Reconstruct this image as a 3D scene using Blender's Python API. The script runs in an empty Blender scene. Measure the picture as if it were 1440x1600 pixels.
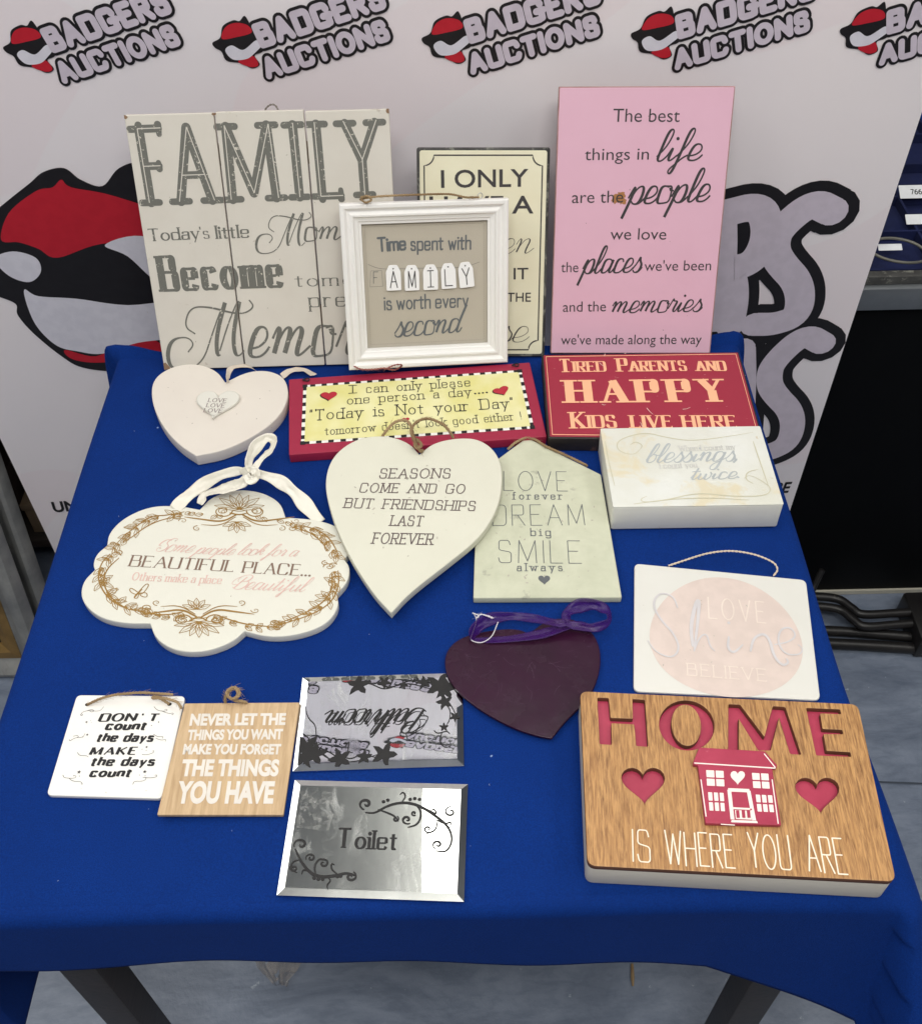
import bpy, bmesh, math, random
from mathutils import Vector, Matrix, noise
R = math.radians
scene = bpy.context.scene
C = scene.collection
random.seed(7)

# ------------------------------------------------------------------ camera
H, ZT, F = 1.63, 0.78, 1600.0          # eye height, table top height, focal length in photo pixels
PITCH, ROLL = 0.83316368, -0.02203401
cam_d = bpy.data.cameras.new('camera'); cam = bpy.data.objects.new('camera', cam_d); C.objects.link(cam)
cam_d.sensor_fit = 'HORIZONTAL'; cam_d.sensor_width = 36; cam_d.lens = F / 1440 * 36
cam_d.clip_start = 0.02; cam_d.clip_end = 60
cp, sp = math.cos(PITCH), math.sin(PITCH); cr, sr = math.cos(ROLL), math.sin(ROLL)
rgt, upv, fwd = Vector((1, 0, 0)), Vector((0, sp, cp)), Vector((0, cp, -sp))
cx_, cy_ = rgt * cr + upv * sr, upv * cr - rgt * sr
M3 = Matrix((cx_, cy_, -fwd)).transposed()
cam.matrix_world = Matrix.Translation((0, 0, H)) @ M3.to_4x4()
scene.camera = cam
EYE = Vector((0, 0, H))
scene.render.engine = 'CYCLES'
scene.cycles.use_denoising = True
scene.cycles.max_bounces = 8
scene.view_settings.view_transform = 'Standard'; scene.view_settings.look = 'None'
scene.view_settings.exposure = 0.14; scene.view_settings.gamma = 1

# ------------------------------------------------------------------ light: ceiling panels in a plain room
world = bpy.data.worlds.new('World'); scene.world = world; world.use_nodes = True
wb = world.node_tree.nodes['Background']; wb.inputs[0].default_value = (0.66, 0.68, 0.72, 1); wb.inputs[1].default_value = 0.16
CEIL = 2.95
PANELS = [((0.17, 1.5), (0.6, 1.2), 12), ((-1.35, 0.35), (0.6, 1.2), 14), ((1.5, 0.25), (0.6, 1.2), 13),
          ((0.1, -0.45), (1.2, 0.6), 29), ((-1.95, 1.9), (0.6, 1.2), 8)]
for (lx, ly), (sx, sy), pw in PANELS:
    for up_ in (0, 1):  # the upward copy is added to brighten the ceiling the mirrors reflect
        ld = bpy.data.lights.new('panel_lamp', 'AREA'); ld.shape = 'RECTANGLE'; ld.size = sx; ld.size_y = sy
        ld.energy = pw * (.45 if up_ else 1); ld.color = (1.0, 0.98, 0.92)
        lo = bpy.data.objects.new('panel_lamp', ld); C.objects.link(lo); lo.location = (lx, ly, CEIL - (.20 if up_ else .24))
        if up_: lo.rotation_euler.x = math.pi

# ------------------------------------------------------------------ pixel -> world helpers
def ray(x, y):
    a, b = (x - 720) / F, -(y - 800) / F
    a, b = cr * a - sr * b, sr * a + cr * b
    return rgt * a + upv * b + fwd
def onz(x, y, z): d = ray(x, y); return EYE + d * ((z - H) / d.z)
def ony(x, y, Y): d = ray(x, y); return EYE + d * (Y / d.y)

# ------------------------------------------------------------------ materials
def lin(c):
    return tuple(((v / 255) / 12.92 if v / 255 <= .04045 else ((v / 255 + .055) / 1.055) ** 2.4) for v in c)
def new_mat(name):
    m = bpy.data.materials.new(name); m.use_nodes = True
    nt = m.node_tree; b = nt.nodes['Principled BSDF']
    return m, nt, b
def N(nt, t, **kw):
    n = nt.nodes.new(t)
    for k, v in kw.items():
        if k in n.inputs: n.inputs[k].default_value = v
        else: setattr(n, k, v)
    return n
def mixc(nt, fac, a, b):
    n = nt.nodes.new('ShaderNodeMix'); n.data_type = 'RGBA'
    for s, v in ((0, fac), (6, a), (7, b)):
        if hasattr(v, 'links'): nt.links.new(v, n.inputs[s])
        else: n.inputs[s].default_value = (*v, 1) if isinstance(v, tuple) and len(v) == 3 else v
    return n.outputs[2]
def coords(nt, scale=(1, 1, 1)):
    tc = nt.nodes.new('ShaderNodeTexCoord'); mp = nt.nodes.new('ShaderNodeMapping'); mp.inputs['Scale'].default_value = scale
    nt.links.new(tc.outputs['Object'], mp.inputs[0]); return mp.outputs[0]
def nz(nt, vec, scale, detail=4, rough=.55, lo=.4, hi=.6, dist=0):
    n = N(nt, 'ShaderNodeTexNoise', Scale=scale, Detail=detail, Roughness=rough, Distortion=dist)
    nt.links.new(vec, n.inputs['Vector'])
    r = nt.nodes.new('ShaderNodeMapRange'); r.inputs[1].default_value = lo; r.inputs[2].default_value = hi
    nt.links.new(n.outputs['Fac'], r.inputs[0]); return r.outputs[0]
def mul(nt, a, k):
    n = nt.nodes.new('ShaderNodeMath'); n.operation = 'MULTIPLY'; nt.links.new(a, n.inputs[0])
    if hasattr(k, 'links'): nt.links.new(k, n.inputs[1])
    else: n.inputs[1].default_value = k
    return n.outputs[0]
def bump(nt, b, h, strength=.2, dist=.001):
    n = nt.nodes.new('ShaderNodeBump'); n.inputs['Strength'].default_value = strength; n.inputs['Distance'].default_value = dist
    nt.links.new(h, n.inputs['Height']); nt.links.new(n.outputs[0], b.inputs['Normal'])
def paint(name, col, col2=None, rough=.55, mott=.25, scuff=None, scuffc=(110, 100, 90), sscale=60, bmp=.12, spec=.4, amount=.5):
    """brushed or printed paint: soft mottling, sparse scuffs, fine relief"""
    m, nt, b = new_mat(name); v = coords(nt)
    col = lin(col); col2 = lin(col2) if col2 else tuple(c * .86 for c in col)
    c = mixc(nt, mul(nt, nz(nt, v, 14, 5, .6, .35, .7), mott * 2), col, col2)
    if scuff:
        s = nz(nt, v, sscale, 6, .7, scuff, scuff + .06, .6)
        c = mixc(nt, mul(nt, s, amount), c, lin(scuffc))
    nt.links.new(c, b.inputs['Base Color']); b.inputs['Roughness'].default_value = rough
    b.inputs['Specular IOR Level'].default_value = spec
    bump(nt, b, nz(nt, v, 350, 3, .6, .2, .8), bmp, .0006)
    return m
def ink(name, col, rough=.6, worn=None, under=(235, 230, 220)):
    m, nt, b = new_mat(name); v = coords(nt)
    c = lin(col)
    if worn:
        c = mixc(nt, nz(nt, v, 260, 4, .7, worn, worn + .05), c, lin(under))
    else:
        c = mixc(nt, mul(nt, nz(nt, v, 60, 3), .18), c, tuple(min(1, x * 1.35 + .01) for x in c))
    nt.links.new(c, b.inputs['Base Color']); b.inputs['Roughness'].default_value = rough
    return m
def wood(name, c1, c2, c3=None, rough=.5, scale=1.0, axis=0):
    """grain runs along local Y when axis=0"""
    m, nt, b = new_mat(name)
    sc = (1, .09, 1) if axis == 0 else (.09, 1, 1)
    v = coords(nt, tuple(s * scale for s in sc))
    g = nz(nt, v, 170, 6, .65, .38, .66, .4)
    g2 = nz(nt, v, 30, 3, .5, .3, .7, 1.2)
    c = mixc(nt, g, lin(c1), lin(c2))
    c = mixc(nt, mul(nt, g2, .45), c, lin(c3 or c2))
    nt.links.new(c, b.inputs['Base Color']); b.inputs['Roughness'].default_value = rough
    bump(nt, b, g, .25, .0005); return m

# ------------------------------------------------------------------ objects
def link(name, me, parent=None, mats=(), smooth=None):
    for m in mats: me.materials.append(m)
    if smooth is not None:
        me.polygons.foreach_set('use_smooth', [True] * len(me.polygons)); me.set_sharp_from_angle(angle=R(smooth))
    o = bpy.data.objects.new(name, me); C.objects.link(o)
    if parent is not None: o.parent = parent
    return o
def from_bm(name, bm, parent=None, mats=(), smooth=None):
    me = bpy.data.meshes.new(name); bm.normal_update(); bm.to_mesh(me); bm.free()
    return link(name, me, parent, mats, smooth)
def from_py(name, vs, fs, parent=None, mats=(), smooth=None, mi=None):
    me = bpy.data.meshes.new(name); me.from_pydata([tuple(v) for v in vs], [], fs); me.update()
    if mi: me.polygons.foreach_set('material_index', mi)
    return link(name, me, parent, mats, smooth)
def tag(o, label, cat, group=None, kind=None):
    if label: o['label'] = label
    if cat: o['category'] = cat
    if group: o['group'] = group
    if kind: o['kind'] = kind
    return o
THINGS = {}
class Thing:
    """local frame of one object: x right, y up its face, z out of its face; the face is at z = T"""
    def __init__(s, name, label, cat, A, B, Cc, T, group=None, **k):
        u = (B - A).normalized(); w = Cc - A; n = u.cross(w).normalized(); v = n.cross(u)
        s.T, s.u, s.v, s.n = T, u, v, n; s.o = A - n * T
        m = Matrix((u, v, n)).transposed().to_4x4(); m.translation = s.o
        s.m, s.mi = m, m.inverted()
        s.root = bpy.data.objects.new(name, None); C.objects.link(s.root); s.root.empty_display_size = .02
        THINGS[name] = s; s.root.matrix_world = m; tag(s.root, label, cat, group)
    def p(s, x, y, h=0.0):
        d = ray(x, y); q = s.o + s.n * (s.T + h)
        w = EYE + d * ((q - EYE).dot(s.n) / d.dot(s.n)); l = s.mi @ w
        return Vector((l.x, l.y))
    def w(s, x, y, z): return s.mi @ onz(x, y, ZT + z)      # photo point at a height over the table -> local
def flat(name, label, cat, a, za, b, zb, c, zc, T, **k):
    return Thing(name, label, cat, onz(*a, ZT + za), onz(*b, ZT + zb), onz(*c, ZT + zc), T, **k)
def quad3(pts, zb=.004):
    """metric corners of a leaning rectangle (TL TR BR BL in the photo) whose lower edge stands on the table"""
    d = [ray(*q) for q in pts]
    A = Matrix((d[1], -d[2], d[3])).transposed(); l = A.inverted() @ d[0]
    L = (1, l[0], l[1], l[2]); X = [d[i] * L[i] for i in range(4)]
    s = (ZT + zb - H) / ((X[2].z + X[3].z) / 2)
    return [EYE + x * s for x in X]

def slab(name, outlines, T, parent, mats, bev=.0012, z0=0.0, smooth=35, res=2, cutbev=None):
    """an outline (holes and islands allowed) given thickness with softened edges"""
    cu = bpy.data.curves.new(name, 'CURVE'); cu.dimensions = '2D'; cu.fill_mode = 'BOTH'
    for pts in outlines:
        sp_ = cu.splines.new('POLY'); sp_.points.add(len(pts) - 1); sp_.use_cyclic_u = True
        for i, q in enumerate(pts): sp_.points[i].co = (q[0], q[1], 0, 1)
    cu.extrude = T / 2 - bev; cu.bevel_depth = bev; cu.bevel_resolution = res; cu.offset = -bev
    o = bpy.data.objects.new('tmp', cu); C.objects.link(o)
    me = bpy.data.meshes.new_from_object(o.evaluated_get(bpy.context.evaluated_depsgraph_get()))
    bpy.data.objects.remove(o); bpy.data.curves.remove(cu)
    me.name = name
    for v in me.vertices: v.co.z += T / 2 + z0
    me.materials.clear()
    return link(name, me, parent, mats, smooth)
def bspl(ctrl, closed=False, it=3):
    P = [Vector(q) for q in ctrl]
    for _ in range(it):
        Q = []
        n = len(P)
        rng = range(n) if closed else range(n - 1)
        if not closed: Q.append(P[0])
        for i in rng:
            a, b = P[i], P[(i + 1) % n]
            Q += [a * .75 + b * .25, a * .25 + b * .75]
        if not closed: Q.append(P[-1])
        P = Q
    out = [P[0]]
    for q in P[1:]:
        if (q - out[-1]).length > 1e-7: out.append(q)
    if closed and (out[0] - out[-1]).length < 1e-7: out.pop()
    return out
def rrect(x0, y0, x1, y1, r, n=6):
    out = []
    for cx, cy, a in ((x1 - r, y1 - r, 0), (x0 + r, y1 - r, 90), (x0 + r, y0 + r, 180), (x1 - r, y0 + r, 270)):
        for i in range(n + 1):
            t = R(a + 90 * i / n); out.append((cx + r * math.cos(t), cy + r * math.sin(t)))
    return out
def rpoly(P, r, n=4):
    """polygon with rounded corners"""
    P = [Vector(q) for q in P]; out = []
    for i, q in enumerate(P):
        a, b = P[i - 1], P[(i + 1) % len(P)]
        da, db = (a - q), (b - q); k = min(r, da.length * .45, db.length * .45)
        s, e = q + da.normalized() * k, q + db.normalized() * k
        for j in range(n + 1):
            t = j / n; out.append(s * (1 - t) ** 2 + q * 2 * t * (1 - t) + e * t * t)
    return out
def heart(cx, cy, w, h, n=40, rot=0):
    out = []
    for i in range(n):
        t = 2 * math.pi * i / n
        x = 16 * math.sin(t) ** 3; y = 13 * math.cos(t) - 5 * math.cos(2 * t) - 2 * math.cos(3 * t) - math.cos(4 * t)
        x, y = x / 32 * w, (y + 2.5) / 29 * h
        out.append((cx + x * math.cos(rot) - y * math.sin(rot), cy + x * math.sin(rot) + y * math.cos(rot)))
    return out
def box(bm, x0, y0, z0, x1, y1, z1, mi=0):
    vs = [bm.verts.new(q) for q in ((x0, y0, z0), (x1, y0, z0), (x1, y1, z0), (x0, y1, z0), (x0, y0, z1), (x1, y0, z1), (x1, y1, z1), (x0, y1, z1))]
    for f in ((0, 3, 2, 1), (4, 5, 6, 7), (0, 1, 5, 4), (1, 2, 6, 5), (2, 3, 7, 6), (3, 0, 4, 7)):
        bm.faces.new([vs[i] for i in f]).material_index = mi
def bbox(name, x0, y0, z0, x1, y1, z1, parent, mats, bev=0.0):
    bm = bmesh.new(); box(bm, x0, y0, z0, x1, y1, z1)
    if bev: bmesh.ops.bevel(bm, geom=bm.edges[:], offset=bev, segments=2, affect='EDGES', profile=.5)
    return from_bm(name, bm, parent, mats, 35 if bev else None)

# ------------------------------------------------------------------ ribbons of print, cords, tubes
class Ink:
    """collects flat print strokes and shapes in a local xy plane; each sits a few microns over the last"""
    def __init__(s, z): s.v, s.f, s.z, s.k = [], [], z, 0
    def lvl(s):
        s.k += 1; return s.z + (s.k % 14) * 9e-6
    def ribbon(s, P, hw, closed=False, round_=False):
        n = len(P)
        if n < 2: return
        z = s.lvl(); base = len(s.v)
        for i in range(n):
            a = P[i - 1] if (i > 0 or closed) else P[i]
            b = P[(i + 1) % n] if (i < n - 1 or closed) else P[i]
            t = (b - a)
            if t.length < 1e-9: t = Vector((1, 0))
            t.normalize(); nn = Vector((-t.y, t.x)); h = hw[i]
            zz = z + i * 1.1e-6; s.v += [(P[i].x + nn.x * h, P[i].y + nn.y * h, zz), (P[i].x - nn.x * h, P[i].y - nn.y * h, zz)]
        for i in range(n if closed else n - 1):
            j = (i + 1) % n
            s.f.append((base + 2 * i, base + 2 * i + 1, base + 2 * j + 1, base + 2 * j))
        if round_ and not closed:
            s.disc(P[0], hw[0]); s.disc(P[-1], hw[-1])
    def disc(s, c, r, ry=None, n=14):
        z = s.lvl(); b = len(s.v); ry = ry or r
        for i in range(n):
            t = 2 * math.pi * i / n; s.v.append((c[0] + r * math.cos(t), c[1] + ry * math.sin(t), z))
        s.f.append(tuple(range(b, b + n)))
    def poly(s, P):
        z = s.lvl(); b = len(s.v)
        s.v += [(q[0], q[1], z) for q in P]; s.f.append(tuple(range(b, b + len(P))))
    def stroke(s, P, w0, w1=None, round_=False, belly=None):
        """P smooth polyline, width w0 at start to w1 at end (full widths), belly = width in the middle"""
        n = len(P); w1 = w0 if w1 is None else w1
        hw = []
        for i in range(n):
            t = i / max(1, n - 1)
            w = w0 + (w1 - w0) * t
            if belly is not None: w = w + (belly - (w0 + w1) / 2) * math.sin(math.pi * t)
            hw.append(w / 2)
        s.ribbon(P, hw, False, round_)
    def build(s, name, mat, parent, label=None, clip=None):
        if not s.v: return None
        me = bpy.data.meshes.new(name); me.from_pydata(s.v, [], s.f); me.update()
        bm = bmesh.new(); bm.from_mesh(me)
        big = [f for f in bm.faces if len(f.verts) > 4]
        if big: bmesh.ops.triangulate(bm, faces=big)
        for f in bm.faces:
            if f.normal.z < 0: f.normal_flip()
        if clip:
            for co, no in clip:
                bmesh.ops.bisect_plane(bm, geom=bm.verts[:] + bm.edges[:] + bm.faces[:], plane_co=co, plane_no=no, clear_outer=True)
        if not bm.faces: bm.free(); return None
        bm.to_mesh(me); bm.free()
        o = link(name, me, parent, (mat,))
        if label: o['label'] = label
        return o

ROMAN = {
 'A': (72, '^*0,0 36,100/^*72,0 36,100/!*14,36 58,36'),
 'B': (62, '*0,0 0,100/!0,100 32,100 56,100 56,77 56,54 32,54 0,54/!0,54 36,54 62,54 62,27 62,0 36,0 0,0'),
 'C': (70, '68,76 60,100 36,100 0,100 0,50 0,0 36,0 60,0 68,22'),
 'D': (68, '*0,0 0,100/!0,100 28,100 68,100 68,50 68,0 28,0 0,0'),
 'E': (54, '*0,0 0,100/*0,100 54,100/*0,0 56,0/*0,53 42,53'),
 'F': (52, '*0,0 0,100/*0,100 54,100/*0,50 40,50'),
 'G': (72, '68,78 60,100 36,100 0,100 0,50 0,0 38,0 58,0 68,14/!*68,4 68,44/!*80,44 44,44'),
 'H': (68, '*0,0 0,100/*68,0 68,100/!*0,52 68,52'),
 'I': (0, '*0,0 0,100'),
 'K': (62, '*0,0 0,100/^*60,100 0,40/^*62,0 18,55'),
 'L': (50, '*0,100 0,0/*0,0 52,0'),
 'M': (84, '*2,0 6,100/!*6,100 42,8/!*42,8 78,100/*78,100 82,0'),
 'N': (70, '*0,0 0,100/!*0,100 70,0/^*70,100 70,8'),
 'O': (78, 'o39,50,39,50'),
 'P': (58, '*0,0 0,100/!0,100 34,100 58,100 58,73 58,46 34,46 0,46'),
 'R': (62, '*0,0 0,100/!0,100 34,100 58,100 58,75 58,50 34,50 0,50/^*62,0 28,50'),
 'S': (56, '52,80 46,100 28,100 2,100 2,76 2,56 28,52 56,47 56,25 56,0 28,0 6,0 0,22'),
 'T': (64, '*32,0 32,100/*0,100 64,100'),
 'U': (68, '0,100 0,100 0,30 0,0 34,0 68,0 68,30 68,100 68,100'),
 'V': (70, '^*0,100 35,0/^*70,100 35,0'),
 'W': (100, '^*0,100 25,0/!*25,0 50,90/!*50,90 75,0/^*100,100 75,0'),
 'Y': (66, '^*0,100 33,48/^*66,100 33,48/^*33,0 33,50'),
 'a': (48, '!4,48 8,62 24,62 44,62 44,42 44,42 44,8 44,0 50,0/!44,36 22,36 0,34 0,16 0,0 18,0 36,0 44,14'),
 'b': (50, '!*0,100 0,0/!0,46 8,62 26,62 50,62 50,31 50,0 26,0 8,0 0,16'),
 'c': (46, '!44,48 38,62 24,62 0,62 0,31 0,0 25,0 40,0 46,14'),
 'd': (50, '*50,100 50,0/!50,46 42,62 24,62 0,62 0,31 0,0 24,0 42,0 50,16'),
 'e': (50, '!*2,33 48,33/!48,33 48,62 25,62 0,62 0,31 0,0 27,0 42,0 48,14'),
 'f': (30, '!36,94 32,100 24,100 12,100 12,82 12,82 12,0 12,0/*12,20 12,0/!*0,62 30,62'),
 'g': (50, '!50,62 50,62 50,-10 50,-30 24,-30 8,-30 4,-20/!50,46 42,62 24,62 0,62 0,31 0,0 24,0 42,0 50,16'),
 'h': (46, '*0,100 0,0/!0,42 8,62 26,62 46,62 46,40 46,40 46,20/*46,30 46,0'),
 'i': (0, '*0,62 0,0/.0,84'),
 'k': (44, '*0,100 0,0/^*42,62 0,22/^*44,0 14,36'),
 'l': (0, '*0,100 0,0'),
 'm': (76, '*0,62 0,0/!0,42 6,62 22,62 38,62 38,40 38,20/*38,30 38,0/!38,42 44,62 60,62 76,62 76,40 76,20/*76,30 76,0'),
 'n': (46, '*0,62 0,0/!0,42 8,62 26,62 46,62 46,40 46,40 46,20/*46,30 46,0'),
 'o': (52, 'o26,31,26,31'),
 'p': (50, '*0,62 0,-30/!0,46 8,62 26,62 50,62 50,31 50,0 26,0 8,0 0,16'),
 'r': (32, '*0,62 0,0/!0,40 8,62 22,62 34,58'),
 's': (40, '!36,49 32,62 20,62 2,62 2,47 2,35 20,32 40,29 40,15 40,0 20,0 4,0 0,13'),
 't': (30, '!12,84 12,84 12,20 12,0 24,0 30,4/!*-8,62 34,62'),
 'u': (46, '!0,62 0,62 0,22 0,0 22,0 38,0 46,20/*46,62 46,0'),
 'v': (46, '^*0,62 23,0/^*46,62 23,0'),
 'w': (70, '^*0,62 18,0/!*18,0 35,56/!*35,56 52,0/^*70,62 52,0'),
 'y': (46, '^*0,62 23,0/^*46,62 12,-30'),
 "'": (4, '!*2,104 2,80'), '"': (16, '!*2,104 0,82/!*14,104 12,82'), '.': (4, '.2,4'), ',': (8, '!*4,8 0,-14'), '!': (4, '!*2,100 2,28/.2,4'),
 '1': (10, '!*10,0 10,100'), '6': (50, 'o25,30,25,30/!0,32 4,80 40,100'), '7': (50, '!*0,100 50,100/!*50,100 16,0'),
}
SCRIPT = {
 'a': (54, '40,40 32,54 8,52 4,20 4,-6 24,-6 38,16 42,46/44,50 38,8 40,-5 50,-5 58,14'),
 'b': (44, '0,10 24,50 32,100 24,114 14,100 6,30 6,-4 24,-8 40,10 36,44 22,42/30,40 40,36 48,40'),
 'c': (42, '36,38 30,54 8,52 4,20 4,-6 26,-8 38,0 46,14'),
 'd': (54, '40,40 32,54 8,52 4,20 4,-6 24,-6 38,16 42,46/58,112 44,50 38,8 40,-5 50,-5 58,14'),
 'e': (40, '0,10 24,14 38,32 30,54 12,54 4,28 2,-4 22,-8 36,0 44,14'),
 'f': (32, '0,10 24,50 34,100 26,116 16,100 10,20 2,-50 -8,-56 -12,-40 6,-16 20,4 34,14'),
 'g': (54, '40,40 32,54 8,52 4,20 4,-6 24,-6 38,16 42,46/45,50 36,-30 28,-56 8,-56 2,-40 10,-22 36,-4 58,14'),
 'h': (52, '0,10 24,50 32,100 24,114 14,100 6,30 2,0/6,10 22,44 36,54 42,44 37,14 37,-5 46,-5 56,14'),
 'i': (26, '0,12 12,50 7,10 8,-5 16,-5 30,14/.16,76'),
 'k': (48, '0,10 24,50 32,100 24,114 14,100 6,30 2,0/8,18 24,50 38,50 38,34 28,28 12,26/22,28 34,8 38,-6 52,14'),
 'l': (28, '0,10 22,50 30,100 22,114 12,100 6,30 4,-4 18,-8 32,14'),
 'm': (80, '0,30 8,56 14,44 8,0/8,8 20,44 30,54 37,44 31,0/31,8 44,44 54,54 62,44 57,14 57,-5 66,-5 84,14'),
 'n': (56, '0,30 8,56 14,44 8,0/8,8 20,44 34,54 41,44 36,14 36,-5 44,-5 60,14'),
 'o': (44, '28,52 4,54 2,22 4,-8 24,-8 44,-4 42,28 38,54 22,50/34,47 38,36 48,36'),
 'p': (52, '0,14 10,54 14,50 8,0 -2,-58/8,8 20,50 40,58 46,30 40,-6 22,-8 12,4/30,-7 42,-6 56,14'),
 'r': (38, '0,10 8,46 12,64 14,50 30,50 31,40 25,10 27,-5 36,-5 42,14'),
 's': (36, '0,8 14,34 20,62 22,44 38,24 30,-8 10,-8 2,4/20,-6 34,-2 42,14'),
 't': (28, '0,10 12,40 20,92 20,92 9,10 9,-5 18,-7 32,14/-4,60 10,64 26,62 34,66'),
 'u': (54, '0,14 10,54 5,10 6,-5 20,-8 36,14 42,50 42,50 36,8 38,-5 46,-5 58,14'),
 'v': (42, '0,30 8,56 16,48 14,10 18,-10 38,10 40,54 34,50/38,48 42,38 48,38'),
 'w': (62, '0,14 10,54 5,10 6,-5 18,-8 30,12 36,50 32,10 34,-7 46,-7 60,16 56,54 50,50/54,46 60,38 66,38'),
 'y': (54, '0,14 10,54 5,10 6,-5 20,-8 36,14 42,50/45,50 36,-30 28,-56 8,-56 2,-40 10,-22 36,-4 58,14'),
 'M': (78, '-30,10 -20,26 -34,42 -60,38 -66,6 -56,-24 -24,-26 -2,-8 8,40 20,90 26,104/26,104 16,40 20,-2 26,0/24,8 34,60 46,104 50,104/50,104 44,40 50,0 58,-6 66,6/-20,46 -40,62 -32,100 0,98 40,82 62,80 76,92 66,106'),
 'S': (52, '52,78 56,104 26,108 8,88 14,60 44,44 50,16 32,-8 4,-6 -12,14 2,28 12,14/26,84 0,100 -24,80 -24,40 -2,40'),
 'B': (64, '24,92 12,50 4,0/-2,50 -18,70 -6,104 40,112 60,92 50,60 22,54/22,54 60,60 66,28 48,-8 12,-6 -10,10/4,30 -34,30 -36,70 -8,96'),
 '.': (10, '.4,4'), ',': (12, '6,8 8,0 0,-16'),
}
def parse(spec):
    out = []
    for st in spec.split('/'):
        ns = 1 if st[0] == '!' else 2 if st[0] == '^' else 0
        if ns: st = st[1:]
        if st[0] == 'o':
            a = [float(t) for t in st[1:].split(',')]
            P = [Vector((a[0] - a[2] * math.sin(2 * math.pi * i / 32), a[1] + a[3] * math.cos(2 * math.pi * i / 32))) for i in range(32)]
            out.append(('c', P, True)); continue
        if st[0] == '.':
            a = [float(t) for t in st[1:].split(',')]; out.append(('d', [Vector(a)], True)); continue
        straight = st[0] == '*'
        if straight: st = st[1:]
        P = [Vector([float(t) for t in q.split(',')]) for q in st.split()]
        out.append(('s' if straight else 'b', P if straight else bspl(P), ns))
    return out
GLYPH = {}
def glyph(font, ch):
    k = (font, ch)
    if k not in GLYPH:
        d = ROMAN if font == 'r' else SCRIPT
        GLYPH[k] = (d[ch][0], parse(d[ch][1])) if ch in d else (30, [])
    return GLYPH[k]
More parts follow.
